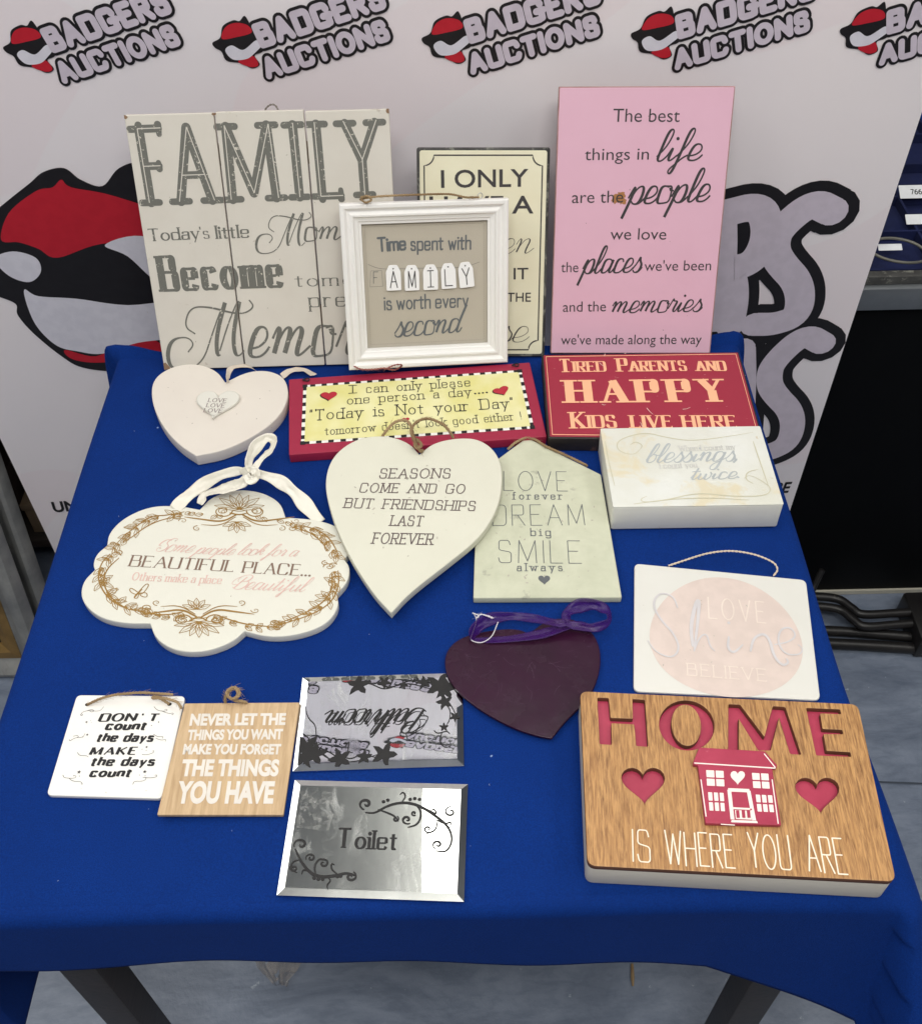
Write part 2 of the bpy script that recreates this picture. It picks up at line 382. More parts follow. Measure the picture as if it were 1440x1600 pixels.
def text(ink_, s, a, b, cap, font='r', wt=.12, thin=None, serif=0.0, sthick=None, slant=0.0, track=.24, space=.42, round_=False, under=None, small=None, wob=0.0, ball=0.0):
    """lay s between local points a..b with capitals `cap` tall; wt/thin = pen widths as share of cap height"""
    thin = wt if thin is None else thin
    sthick = thin if sthick is None else sthick
    items = []; x = 0.0
    for i, ch in enumerate(s):
        sc = 1.0
        if small and ch.islower(): ch = ch.upper(); sc = small
        if ch == ' ': x += space * 100; continue
        w, st = glyph(font, ch)
        items.append((x, st, sc)); x += w * sc + (track * 100 * sc if font == 'r' else track * 100)
    x -= track * 100
    xs = [q.x * sc + x0 for x0, st, sc in items for _, P, _ in st for q in P]
    xmin, xmax = min(xs), max(xs)
    d = b - a; L = d.length; e = d.normalized(); f = Vector((-e.y, e.x))
    W = wt * cap
    W += 1.5 * serif * cap if font == 'r' else 0
    if xmax - xmin < 1: a = (a + b) / 2 - e * W / 2
    sx = (L - W) / (xmax - xmin) if xmax - xmin > 1 else cap / 100; sy = (cap - (thin * cap if font == 'r' else 0)) / 100
    y0 = thin * cap / 2 if font == 'r' else 0
    def X(x_, y_): return a + e * (W / 2 + (x_ - xmin) * sx + slant * y_ * sy) + f * (y0 + y_ * sy)
    tgt = under if under is not None else ink_
    for x0, st, sc in items:
        wy = random.uniform(-wob, wob) * 100
        for kind, P, ns in st:
            loc = [Vector((q.x * sc + x0, q.y * sc + wy)) for q in P]
            Q = [X(q.x, q.y) for q in loc]
            if kind == 'd':
                ink_.disc(Q[0], wt * cap * .62); continue
            n = len(Q); hw = []
            for i in range(n):
                if kind == 'c': t = Q[(i + 1) % n] - Q[i - 1]
                else: t = Q[min(i + 1, n - 1)] - Q[max(i - 1, 0)]
                t2 = (loc[(i + 1) % n] - loc[i - 1]) if kind == 'c' else (loc[min(i + 1, n - 1)] - loc[max(i - 1, 0)])
                t2 = Vector((t2.x * sx, t2.y * sy)).normalized(); dy = t2.y; dx = t2.x
                if font == 'r':
                    k = abs(dy) ** 1.4
                    if kind == 's' and abs(t2.x) > .15 and abs(dy) > .3 and dx * dy > 0 and thin < wt * .8: k = .12
                    if kind == 's' and abs(dx) < .25: k = 1
                else: k = max(0, -dy) ** 1.2
                hw.append((thin + (wt - thin) * k) * cap * (sc if small else 1) / 2)
            if font == 's':   # smooth the pen pressure
                for _ in range(3): hw = [(hw[max(i - 1, 0)] + hw[i] + hw[min(i + 1, n - 1)]) / 3 for i in range(n)]
            if under is not None: under[0].ribbon(Q, [h + under[1] for h in hw], kind == 'c', True)
            ink_.ribbon(Q, hw, kind == 'c', round_)
            if serif and ns != 1 and kind != 'c':
                for end, nxt in (((0, 1),) if ns == 2 else ((0, 1), (-1, -2))):
                    p = loc[end]; t = (loc[end] - loc[nxt]).normalized(); q = Q[end]; hv = hw[end]; sl = serif * cap * (sc if small else 1)
                    tt = sthick * cap / 2
                    if kind == 's' and abs(t.y) > .35:
                        if abs(p.y - wy) < 2 or abs(p.y / sc - 100) < 3 or abs(p.y - 62) < 3 or abs(p.y + 30) < 3:
                            lft = sl; rt = 0 if (abs(p.y - 62) < 3 and abs(t.x) < .2) or (p.y > 90 and sc == 1 and font == 'r' and P[0].x in (0, 50) and False) else sl
                            ee = e
                            ink_.ribbon([q - ee * (lft + hv), q + ee * (rt + hv * (1 if rt else .6))], [tt, tt], False, round_)
                    elif kind == 's' and abs(t.y) < .2:
                        up = 1 if p.y < 50 else -1
                        if abs(p.y / sc - 53) < 6: ink_.ribbon([q - f * sl * .7, q + f * sl * .7], [tt, tt * .8], False, round_)
                        else: ink_.ribbon([q - f * up * tt, q + f * up * sl * 1.3], [tt * 1.1, tt * .8], False, round_)
                    elif kind == 'b':
                        if abs(p.y - wy - 100) < 2: ink_.ribbon([q - e * (sl + hv), q + e * (sl + hv)], [tt, tt], False, round_)
                        else:
                            up = 1 if p.y > 50 else -1
                            ink_.ribbon([q - f * up * sl * .8, q + f * up * sl * .9], [tt, tt], False, round_)
def btext(ink_, s, a, b, cap, bold=0.0, shear=0.0, spacing=1.0):
    """plain sans lettering from Blender's built-in letter shapes"""
    cu = bpy.data.curves.new('t', 'FONT'); cu.body = s; cu.offset = bold; cu.shear = shear; cu.space_character = spacing; cu.resolution_u = 4; cu.fill_mode = 'FRONT'
    o = bpy.data.objects.new('t', cu); C.objects.link(o)
    me = bpy.data.meshes.new_from_object(o.evaluated_get(bpy.context.evaluated_depsgraph_get()))
    bpy.data.objects.remove(o); bpy.data.curves.remove(cu)
    xs = [v.co.x for v in me.vertices]; x0, x1 = min(xs), max(xs)
    d = b - a; e = d.normalized(); f = Vector((-e.y, e.x)); sx = d.length / (x1 - x0); sy = cap / .729 / (1 + bold * 1.2)
    z = ink_.lvl(); base = len(ink_.v)
    for v in me.vertices:
        q = a + e * ((v.co.x - x0) * sx) + f * (v.co.y + bold * .5) * sy; ink_.v.append((q.x, q.y, z))
    for p in me.polygons: ink_.f.append(tuple(base + i for i in p.vertices))
    bpy.data.meshes.remove(me)
def T(S, mode, s, l, r, h, ink_, **k):
    """place a line of lettering from photo baseline points l, r (pixels) with capitals h pixels tall at the left end"""
    a, b = S.p(*l), S.p(*r); c = S.p(l[0], l[1] - h); e = (b - a).normalized(); f = Vector((-e.y, e.x)); cap = abs((c - a).dot(f))
    if mode == 'b': btext(ink_, s, a, b, cap, **k)
    else: text(ink_, s, a, b, cap, font=mode, **k)
def pstroke(S, pts, w0, w1=None, ink_=None, closed=False, round_=True, belly=None, smooth=True):
    """a drawn stroke through photo pixels, widths in millimetres"""
    P = [S.p(*q) for q in pts]
    if smooth: P = bspl(P, closed)
    if closed: ink_.ribbon(P, [w0 / 2000] * len(P), True)
    else: ink_.stroke(P, w0 / 1000, (w1 if w1 is not None else w0) / 1000, round_, None if belly is None else belly / 1000)
def catmull(P, n=8):
    P = [Vector(p) for p in P]; Q = [P[0] * 2 - P[1]] + P + [P[-1] * 2 - P[-2]]; out = []
    for i in range(1, len(Q) - 2):
        a, b, c, d = Q[i - 1:i + 3]
        for j in range(n):
            t = j / n
            out.append(.5 * ((2 * b) + (c - a) * t + (2 * a - 5 * b + 4 * c - d) * t * t + (3 * b - a - 3 * c + d) * t ** 3))
    out.append(P[-1].copy()); return out
def cat2(P, n=6):
    """closed smooth outline through the given 2D points; a repeated point makes a corner"""
    P = [Vector(p) for p in P]; m = len(P); out = []
    for i in range(m):
        a, b, c, d = P[i - 1], P[i], P[(i + 1) % m], P[(i + 2) % m]
        if (b - c).length < 1e-9: continue
        for j in range(n):
            t = j / n; out.append(.5 * ((2 * b) + (c - a) * t + (2 * a - 5 * b + 4 * c - d) * t * t + (3 * b - a - 3 * c + d) * t ** 3))
    return out
def resample(P, step):
    out = [P[0].copy()]; acc = 0
    for a, b in zip(P, P[1:]):
        L = (b - a).length
        if L < 1e-9: continue
        d = step - acc
        while d <= L: out.append(a.lerp(b, d / L)); d += step
        acc = L - (d - step)
    out.append(P[-1].copy()); return out
def frames(P):
    n = len(P); T_ = [(P[min(i + 1, n - 1)] - P[max(i - 1, 0)]).normalized() for i in range(n)]
    u = T_[0].orthogonal().normalized(); U = []
    for t in T_:
        u = (u - t * u.dot(t))
        u = u.normalized() if u.length > 1e-6 else t.orthogonal().normalized(); U.append(u.copy())
    return T_, U
def tube_geo(vs, fs, P, r, n=8, cap=True):
    T_, U = frames(P); b = len(vs)
    for i, p in enumerate(P):
        rr = r[i] if isinstance(r, list) else r; w = T_[i].cross(U[i])
        for k in range(n):
            a = 2 * math.pi * k / n; vs.append(p + (U[i] * math.cos(a) + w * math.sin(a)) * rr)
    for i in range(len(P) - 1):
        for k in range(n):
            k2 = (k + 1) % n; fs.append((b + i * n + k, b + i * n + k2, b + (i + 1) * n + k2, b + (i + 1) * n + k))
    if cap: fs.append(tuple(b + k for k in reversed(range(n)))); fs.append(tuple(b + (len(P) - 1) * n + k for k in range(n)))
def tube(name, P, r, parent, mat, n=10):
    vs, fs = [], []; tube_geo(vs, fs, P, r, n); return from_py(name, vs, fs, parent, (mat,), 50)
def rope(name, pts, r, parent, mat, strands=3, pitch=None, hairs=0, label=None):
    """twisted twine: every strand is its own spiral, with stray fibres"""
    pitch = pitch or r * 7
    P = resample(catmull(pts), r * .9); T_, U = frames(P); vs, fs = [], []
    for s in range(strands):
        Q = []; d = 0
        for i, p in enumerate(P):
            if i: d += (P[i] - P[i - 1]).length
            a = 2 * math.pi * (d / pitch + s / strands); w = T_[i].cross(U[i])
            Q.append(p + (U[i] * math.cos(a) + w * math.sin(a)) * r * .5)
        tube_geo(vs, fs, Q, r * .56, 5)
    for _ in range(hairs):
        i = random.randrange(len(P)); d = Vector([random.uniform(-1, 1) for _ in range(3)]).normalized(); t = T_[i]
        L = r * random.uniform(1.5, 4.5); q = P[i] + d * r * .6
        tube_geo(vs, fs, [q, q + (d * .5 + t * .5) * L * .5, q + (d * .6 + t) * L], r * .07, 3, False)
    o = from_py(name, vs, fs, parent, (mat,), 60)
    if label: o['label'] = label
    return o
def band(name, pts, w, parent, mat, normals=None, th=.0004, n=10, ruffle=0.0):
    """a flat ribbon along pts; normals = face direction at each control point"""
    P = catmull(pts, n); m = len(P); K = 8; T_ = [(P[min(i + 1, m - 1)] - P[max(i - 1, 0)]).normalized() for i in range(m)]
    NN = catmull([Vector(q) for q in normals], n) if normals else [Vector((0, 0, 1))] * m
    WW = [q.x for q in catmull([Vector((q, 0, 0)) for q in w], n)] if isinstance(w, list) else [w] * m
    vs, fs = [], []
    for i in range(m):
        s = T_[i].cross(NN[i].normalized())
        s = s.normalized() if s.length > 1e-4 else T_[i].orthogonal()
        nn = s.cross(T_[i])
        for k in range(K + 1):
            t = k / K - .5
            fold = .6 * WW[i] * ruffle * (.9 * (abs(t) - .25) * (1 + .6 * math.sin(i * .31)) + .45 * noise.noise(Vector((i * .16, k * .9, len(P) * .1))) + .3 * noise.noise(Vector((i * .5, k * 1.7, 5))))
            vs.append(P[i] + s * WW[i] * t * (1 + .12 * math.sin(i * .37)) + nn * fold)
    for i in range(m - 1):
        for k in range(K):
            a = i * (K + 1) + k; fs.append((a, a + 1, a + K + 2, a + K + 1))
    o = from_py(name, vs, fs, parent, (mat,), 180)
    md = o.modifiers.new('thickness', 'SOLIDIFY'); md.thickness = th; md.offset = 0
    return o
def bez(P, n=12): return catmull(P, n)
# =================================================================== materials in use
M = {}
M['ink_black'] = ink('ink_black', (22, 20, 24)); M['ink_grey'] = ink('ink_grey', (112, 112, 108)); M['ink_charcoal'] = ink('ink_charcoal', (52, 48, 50))
M['ink_black_matt'] = ink('ink_black_matt', (14, 13, 15), .5)

# =================================================================== the setting
def floor_mat():
    m, nt, b = new_mat('lino_floor'); v = coords(nt, (.35, 1, 1)); v2 = coords(nt)
    c = mixc(nt, nz(nt, v, 9, 7, .68, .32, .68, .8), lin((100, 110, 128)), lin((142, 152, 170)))
    c = mixc(nt, mul(nt, nz(nt, v, 60, 6, .7, .45, .62, .4), .35), c, lin((84, 96, 116)))
    c = mixc(nt, mul(nt, nz(nt, v2, 38, 5, .7, .66, .7), .5), c, lin((190, 200, 210)))
    nt.links.new(c, b.inputs['Base Color']); b.inputs['Roughness'].default_value = .38
    bump(nt, b, nz(nt, v2, 120, 4), .15, .001); return m
M['floor'] = floor_mat()
o = from_py('floor', [(-4, -3, 0), (5, -3, 0), (5, 5, 0), (-4, 5, 0)], [(0, 1, 2, 3)], None, (M['floor'],)); tag(o, 'mottled blue grey vinyl floor', None, None, 'structure')
seamP = [onz(1200, 1217, 0), onz(1700, 1236, 0)]; sd = (seamP[1] - seamP[0]).normalized(); sn = Vector((-sd.y, sd.x, 0)) * .0014
a0, a1 = seamP[0] - sd * 2.2, seamP[1] + sd * 2
o = from_py('floor_seam', [a0 - sn + Vector((0, 0, .004)), a1 - sn + Vector((0, 0, .004)), a1 + sn + Vector((0, 0, .004)), a0 + sn + Vector((0, 0, .004))], [(0, 1, 2, 3)], None, (ink('seam_dark', (60, 68, 80)),))
tag(o, 'dark welded joint line in the vinyl floor', None, None, 'structure')
m, nt, b = new_mat('ceiling_tile'); v = coords(nt)
nt.links.new(mixc(nt, nz(nt, v, 3, 5, .6, .35, .65), lin((214, 214, 214)), lin((236, 236, 234))), b.inputs['Base Color']); b.inputs['Roughness'].default_value = .9
bm = bmesh.new(); box(bm, -2.7, -2.6, CEIL, 2.7, 2.7, CEIL + .05); o = from_bm('ceiling', bm, None, (m,)); tag(o, 'pale grey ceiling of the sale room overhead', None, None, 'structure')
hm = ink('lamp_housing', (220, 220, 218))
for i, ((lx, ly), (sx, sy), pw) in enumerate(PANELS):
    bm = bmesh.new(); box(bm, -sx / 2, -sy / 2, -.009, sx / 2, sy / 2, .009)
    r_ = from_bm('ceiling_light', bm, None, (hm,)); r_.location = (lx, ly, CEIL - .22)
    tag(r_, ('hanging light panel right above the banner top', 'hanging light panel over the left side', 'hanging light panel over the right side', 'hanging light panel over the place of the viewer', 'hanging light panel over the storage shelf')[i], 'ceiling light', 'hanging ceiling light panels')
    bm = bmesh.new()
    for x in (-sx * .35, sx * .35): box(bm, x - .004, -.004, .0095, x + .004, .004, .219)
    from_bm('hanger', bm, r_, (hm,))

# ------------------------------------------------------------------ printed banner behind the table
BY = 1.213
def banner_mat():
    m, nt, b = new_mat('banner_print'); v = coords(nt)
    c = mixc(nt, nz(nt, v, 1.7, 2, .5, .35, .65, .6), lin((236, 230, 236)), lin((244, 237, 240)))
    w = N(nt, 'ShaderNodeTexNoise', Scale=2.1, Detail=1, Roughness=.3, Distortion=1.4); nt.links.new(v, w.inputs['Vector'])
    r = nt.nodes.new('ShaderNodeMapRange'); r.inputs[1].default_value = .515; r.inputs[2].default_value = .522; nt.links.new(w.outputs['Fac'], r.inputs[0])
    c = mixc(nt, mul(nt, r.outputs[0], .35), c, lin((238, 222, 228)))
    nt.links.new(c, b.inputs['Base Color']); b.inputs['Roughness'].default_value = .55
    bump(nt, b, nz(nt, v, 700, 2, .5, .2, .8), .08, .0004); return m
M['banner'] = banner_mat()
BX0, BX1, BZ1 = -0.742, 0.583, 2.17
BN = Thing('banner_stand', 'tall pale roller banner with repeated black and lilac lettering behind the table', 'banner',
           Vector((BX0, BY, .03)), Vector((BX1, BY, .03)), Vector((BX0, BY, 1.0)), .0012)
nx, nzv = 40, 60; vs, fs = [], []
for j in range(nzv + 1):
    for i in range(nx + 1):
        x = (BX1 - BX0) * i / nx; y = (BZ1 - .03) * j / nzv
        vs.append((x, y, .0005))
for j in range(nzv):
    for i in range(nx):
        a = j * (nx + 1) + i; fs.append((a, a + 1, a + nx + 2, a + nx + 1))
o = from_py('banner_sheet', vs, fs, BN.root, (M['banner'],))
md = o.modifiers.new('t', 'SOLIDIFY'); md.thickness = .0009; md.offset = -1
alu = new_mat('aluminium'); alu[2].inputs['Base Color'].default_value = (.55, .56, .58, 1); alu[2].inputs['Metallic'].default_value = .9; alu[2].inputs['Roughness'].default_value = .35
M['alu'] = alu[0]
bbox('base_housing', 0, -.028, -.10, BX1 - BX0, -.001, .06, BN.root, (M['alu'],), .008)
bbox('top_rail', -.003, BZ1 - .045, -.012, BX1 - BX0 + .003, BZ1 - .02, .008, BN.root, (M['alu'],), .004)
M['logo_black'] = ink('logo_black', (20, 16, 20), .5); M['logo_lilac'] = ink('logo_lilac', (204, 194, 208), .55)
M['logo_red'] = ink('logo_red', (186, 22, 42), .55); M['logo_pale'] = ink('logo_pale', (216, 214, 226), .55); M['logo_mauve'] = ink('logo_mauve', (104, 92, 104), .55)
BCLIP = [((0, 0, 0), (-1, 0, 0)), ((BX1 - BX0, 0, 0), (1, 0, 0)), ((0, BZ1 - .05, 0), (0, 1, 0))]
def inks4(): return Ink(.0016), Ink(.0022), Ink(.0019), Ink(.0020)
def flush(q, name):
    r_ = q[0].build(name, M['logo_black'], BN.root, None, BCLIP)
    if r_:
        q[2].build('red_field', M['logo_red'], r_, None, BCLIP); q[3].build('pale_field', M['logo_pale'], r_, None, BCLIP); q[1].build('lettering', M['logo_lilac'], r_, None, BCLIP)
def logo(dx, dy):
    off = Vector((dx, dy)); ik_b, ik_l, ik_r, ik_p = q4_ = inks4()
    class SS:
        def p(s, x, y, h=0): return BN.p(x, y, h) + off
    L = SS()
    T(L, 'r', 'BADGERS', (408, 76), (606, 12), 44, ik_l, wt=.27, track=.40, round_=True, under=(ik_b, .0034))
    T(L, 'r', 'AUCTIONS', (418, 124), (612, 62), 38, ik_l, wt=.27, track=.38, round_=True, under=(ik_b, .0034))
    # plain emblem of red, black and pale fields left of the wording
    def F_(pts, k): k.poly(cat2([L.p(*t) for t in pts]))
    F_([(332, 66), (344, 58), (348, 40), (364, 31), (374, 32), (382, 24), (390, 36), (394, 46), (414, 66), (410, 80), (398, 86), (406, 100), (394, 106), (376, 98), (354, 94), (346, 80), (336, 74)], ik_b)
    F_([(347, 60), (351, 43), (366, 35), (386, 38), (393, 50), (370, 57)], ik_r)
    F_([(352, 78), (362, 70), (380, 77), (400, 62), (408, 70), (400, 80), (386, 91), (364, 92)], ik_p)
    F_([(372, 95), (394, 86), (404, 100), (392, 104)], ik_r)
    flush(q4_, 'printed_logo')
per = (BN.p(1310, 60) - BN.p(332, 60)).x / 3
for r_ in range(4):
    for k in range(-2, 4):
        dx = k * per + (0 if r_ % 2 == 0 else per * .35)
        if BN.p(410, 60).x + dx < -.02: continue
        logo(dx, (0, .34, .67, .95)[r_])
ik_b, ik_l, ik_r, ik_p = big4 = inks4()
# the large print lower on the banner
def bs(pts, w, closed=False): 
    P = [BN.p(*q) for q in pts]; return bspl(P, closed)
big = [[(1312, 338), (1276, 308), (1215, 352), (1168, 420), (1200, 470), (1212, 520), (1180, 560), (1106, 580), (1046, 570)],   # S
       ]
def sausage(pts, w, blk):
    P = bspl([BN.p(*q) for q in pts])
    ik_b.stroke(P, w + blk, round_=True); ik_l.stroke(P, w, round_=True)
# S over S at the right, R and N half hidden by the pink board
for pts in ([(1283, 326), (1262, 318), (1206, 344), (1196, 392), (1232, 420), (1250, 452), (1236, 500), (1176, 506)],
            [(1278, 528), (1256, 520), (1206, 536), (1196, 584), (1228, 614), (1240, 640), (1226, 690), (1172, 700)],
            [(1120, 520), (1130, 420), (1128, 330)], [(1128, 330), (1180, 322), (1190, 372), (1168, 420), (1130, 424)], [(1136, 424), (1146, 470), (1150, 504)],
            [(1040, 700), (1060, 600), (1075, 540)], [(1075, 540), (1120, 620), (1158, 700)], [(1146, 545), (1152, 600), (1158, 700)]):
    pass
W1, B1 = .042, .030
sausage([(1120, 500), (1128, 400), (1126, 336)], W1, B1)
sausage([(1126, 334), (1190, 318), (1200, 366), (1176, 412), (1130, 420)], W1, B1)
sausage([(1140, 420), (1148, 462), (1140, 508)], W1, B1)
sausage([(1300, 330), (1268, 314), (1216, 358), (1208, 386), (1216, 408), (1250, 444), (1248, 492), (1210, 506), (1178, 506)], W1, B1)
sausage([(1060, 700), (1066, 600), (1072, 548)], W1, B1)
sausage([(1072, 548), (1110, 620), (1150, 700)], W1, B1)
sausage([(1158, 545), (1160, 600), (1156, 690)], W1, B1)
sausage([(1284, 536), (1256, 520), (1206, 566), (1200, 592), (1206, 612), (1240, 646), (1234, 690), (1204, 706), (1176, 708)], W1 * .95, B1)
# large emblem at the left: plain red, black and pale fields with a heavy outline
def BF(pts, k): k.poly(cat2([BN.p(*q) for q in pts]))
BF([(-60, 400), (-30, 350), (6, 318), (46, 286), (68, 268), (100, 262), (126, 280), (160, 290), (186, 262), (225, 254), (300, 280), (340, 400), (330, 500), (260, 572), (190, 580), (130, 574), (96, 556), (52, 520), (28, 492), (24, 474), (-10, 460), (-60, 440)], ik_b)
BF([(2, 374), (14, 332), (56, 298), (82, 292), (96, 280), (112, 292), (180, 306), (300, 350), (260, 378), (160, 380), (90, 402), (60, 388), (30, 378)], ik_r)
BF([(38, 452), (60, 462), (120, 466), (200, 476), (300, 470), (300, 520), (215, 535), (160, 552), (120, 548), (90, 540), (62, 515), (46, 486)], ik_p)
BF([(102, 546), (150, 556), (190, 532), (215, 520), (260, 545), (215, 560), (150, 566), (112, 560)], ik_r)
BF([(-8, 404), (20, 392), (56, 402), (64, 424), (46, 440), (14, 430)], ik_p)
BF([(164, 382), (222, 368), (300, 400), (300, 460), (246, 440), (200, 400)], ik_p)
T(BN, 'b', 'UNIT', (86, 800), (151, 795), 17, ik_b, bold=.03, shear=.2)
T(BN, 'b', 'BE', (1206, 771), (1234, 769), 17, ik_b, bold=.03, shear=.2)
flush(big4, 'large_logo')

# ------------------------------------------------------------------ folding table and its blue cloth
TX0, TX1, TY0, TY1 = -0.436, 0.358, 0.338, 1.062
def cloth_mat():
    m, nt, b = new_mat('blue_cloth'); v = coords(nt)
    c = mixc(nt, nz(nt, v, 7, 4, .6, .3, .7), lin((2, 44, 116)), lin((5, 50, 128)))
    c = mixc(nt, mul(nt, nz(nt, v, 800, 2, .5, .35, .65), .6), c, lin((2, 30, 90)))
    c = mixc(nt, nz(nt, v, 70, 2, .5, .795, .80), c, lin((130, 150, 190)))
    nt.links.new(c, b.inputs['Base Color']); b.inputs['Roughness'].default_value = .88
    b.inputs['Specular IOR Level'].default_value = .15
    b.inputs['Sheen Weight'].default_value = .12; b.inputs['Sheen Roughness'].default_value = .45; b.inputs['Sheen Tint'].default_value = (*lin((60, 110, 220)), 1)
    vw = coords(nt, (1, 1, 1))
    bump(nt, b, nz(nt, vw, 1100, 3, .6, .2, .8), .5, .0006); return m
M['cloth'] = cloth_mat()
def lerp(a, b, t): return a + (b - a) * max(0, min(1, t))
def cloth_pt(s, t):
    """s, t = sheet coordinates; inside the rectangle they are table coordinates"""
    qx, qy = max(TX0, min(TX1, s)), max(TY0, min(TY1, t)); dx, dy = s - qx, t - qy; r = math.hypot(dx, dy)
    if r < 1e-9:
        z = .0
        z += .0012 * noise.noise(Vector((s * 4, t * 5, 1))) + .0009 * max(0, noise.noise(Vector((s * 9 + t * 3, t * 6, 4)))) - .0004 
        e = min(s - TX0, TX1 - s, t - TY0, TY1 - t)
        if e < .03: z -= .0018 * (1 - e / .03) ** 2
        return Vector((s, t, ZT + z))
    nx_, ny_ = dx / r, dy / r; Rr = .014
    a = min(r / Rr, math.pi / 2); out = Rr * math.sin(a); dn = Rr * (1 - math.cos(a)) + max(0, r - Rr * math.pi / 2)
    corner = abs(dx) > 1e-6 and abs(dy) > 1e-6
    g = max(0, min(1, r / .25)); w = 0.0
    if ny_ < -.99:      # front: soft vertical swells, kicking out toward the right corner
        fl = .006 * g * math.sin(s * 13 + 1.2) + .003 * g * math.sin(s * 31) + .05 * g * max(0, (s - .22) / .14)
    elif nx_ > .99: fl = .012 * g * math.sin(t * 19) + .10 * g * max(0, 1 - (t - TY0) / .2)
    elif nx_ < -.99: fl = .010 * g * math.sin(t * 15 + 1) + .03 * g * max(0, 1 - (t - TY0) / .2)
    elif ny_ > .99: fl = .01 * g * math.sin(s * 23)
    else:
        ph = math.atan2(abs(dy), abs(dx)); w = math.sin(2 * ph)
        if ny_ < 0: fl = g * ((.10 if nx_ > 0 else .05) + (.09 if nx_ > 0 else .06) * w - (.05 if nx_ < 0 else .05) * math.cos(ph)) 
        else: fl = g * (.02 + .05 * w)
        if ny_ < 0: fl += g * .02 * math.sin(6 * ph)
    p = Vector((qx + nx_ * (out + fl), qy + ny_ * (out + fl), ZT - .0018 - dn * (1 - .12 * g)))
    if ny_ > .3:        # at the back the overhang bunches against the signs and the banner
        bx = min(abs(qx - TX0), abs(qx - TX1))
        p.y = min(p.y, 1.198)
        p.z += .028 * math.exp(-(bx / .04) ** 2) * math.exp(-((r - .05) / .05) ** 2)
        if nx_ < -.05 and r > .01: p.x -= .012 * w if corner else 0
    return p
def hem_front(s): return .122 + .010 * (s + .43) + .085 * max(0, (s - .02) / .34) ** 1.4 + .0008 * math.sin(s * 40)
ns_, nt_ = 250, 250; LS, RS, BS = .37, .40, .16
ss = [TX0 - LS + (TX1 - TX0 + LS + RS) * i / ns_ for i in range(ns_ + 1)]
for tgt in (TX0, TX1):
    k = min(range(len(ss)), key=lambda i: abs(ss[i] - tgt)); ss[k] = tgt
    for q, dd in ((1, .006), (2, .013), (3, .022)):
        if tgt == TX1: ss[k + q] = tgt + dd
        else: ss[k - q] = tgt - dd
vs, fs = [], []; NT = nt_
tl = [(-1 + i / 44) for i in range(44)] + [i / 170 for i in range(171)] + [1 + (i + 1) / 30 for i in range(30)]
for t_ in tl:
    for s_ in ss:
        hf = hem_front(s_) if TX0 - .1 < s_ else hem_front(TX0)
        if t_ < 0: tt = TY0 + (-(abs(t_) ** 1.5)) * (hf if s_ < TX1 else hf + (s_ - TX1) * .35)
        elif t_ > 1: tt = TY1 + (t_ - 1) * BS
        else: tt = TY0 + (TY1 - TY0) * t_
        p = cloth_pt(s_, tt)
        vs.append(p)
w_ = len(ss)
for j in range(len(tl) - 1):
    for i in range(w_ - 1): fs.append((j * w_ + i, j * w_ + i + 1, (j + 1) * w_ + i + 1, (j + 1) * w_ + i))
o = from_py('tablecloth', vs, fs, None, (M['cloth'],), 180); tag(o, 'royal blue felt cloth draped over the folding table', 'tablecloth')
md = o.modifiers.new('t', 'SOLIDIFY'); md.thickness = .0012; md.offset = -1
cloth = o
# fraying threads along the right hanging edge
vs2, fs2 = [], []
for i in range(0, 40):
    t_ = TY0 + .002 + i * .0045; p = cloth_pt(TX1 + RS, t_); q = cloth_pt(TX1 + RS - .01, t_); d = (p - q).normalized()
    L = random.uniform(.006, .02); sd_ = Vector((0, random.uniform(-.5, .5), 0))
    tube_geo(vs2, fs2, [p - d * .001, p + (d + sd_) * L * .5, p + (d + sd_ * 2 + Vector((random.uniform(-.4, .4), 0, 0))) * L], .0004, 4)
f_ = from_py('frayed_threads', vs2, fs2, cloth, (M['cloth'],), 60); f_['kind'] = 'stuff'

tb = bpy.data.objects.new('folding_table', None); C.objects.link(tb); tb.location = (-.04, .70, 0)
tag(tb, 'folding table with dark brown legs hidden under the blue cloth', 'table')
def child_local(o, par): o.matrix_parent_inverse = par.matrix_world.inverted(); return o
bpy.context.view_layer.update()
M['legs'] = wood('dark_leg', (44, 36, 34), (24, 20, 20), (58, 46, 40), .5, .6)
def wbox(name, x0, y0, z0, x1, y1, z1, root, mat, bev=.003):
    l = root.location
    return bbox(name, x0 - l.x, y0 - l.y, z0 - l.z, x1 - l.x, y1 - l.y, z1 - l.z, root, (mat,), bev)
wbox('tabletop', TX0 + .004, TY0 + .004, ZT - .032, TX1 - .004, TY1 - .004, ZT - .0045, tb, M['legs'])
for lx in (-.405, .325):
    for ly in (.385, .985):
        wbox('leg', lx - .02, ly - .02, .002, lx + .02, ly + .02, ZT - .033, tb, M['legs'], .004)
for ly in (.385, .985): wbox('rail', -.384, ly - .01, ZT - .09, .304, ly + .01, ZT - .034, tb, M['legs'], .003)

# =================================================================== leaning signs at the back
# ---- FAMILY
X = quad3([(196.6, 179.4), (610.6, 169.2), (627, 567), (256.7, 577.4)])
S = Thing('plank_sign', 'large cream plank sign headed FAMILY in grey slab letters', 'sign', X[3], X[2], X[0], .009)
M['cream'] = paint('cream_board', (217, 212, 203), (206, 199, 189), .6, .25, .66, (150, 130, 112), 35, .1, .3, .5)
M['rawedge'] = paint('worn_edge', (150, 122, 98), (120, 96, 76), .8, .5)
M['grey_worn'] = ink('grey_worn_ink', (110, 110, 104), .6, .615, (214, 208, 196))
W_, H_ = (X[2] - X[3]).length, (X[0] - X[3]).length
s1 = (S.p(335, 178).x + S.p(381, 567).x) / 2; s2 = (S.p(475, 172).x + S.p(508, 567).x) / 2
cuts = [0, s1, s2, W_]; inks = Ink(S.T + .0002); inw = Ink(S.T + .0004); clips = []
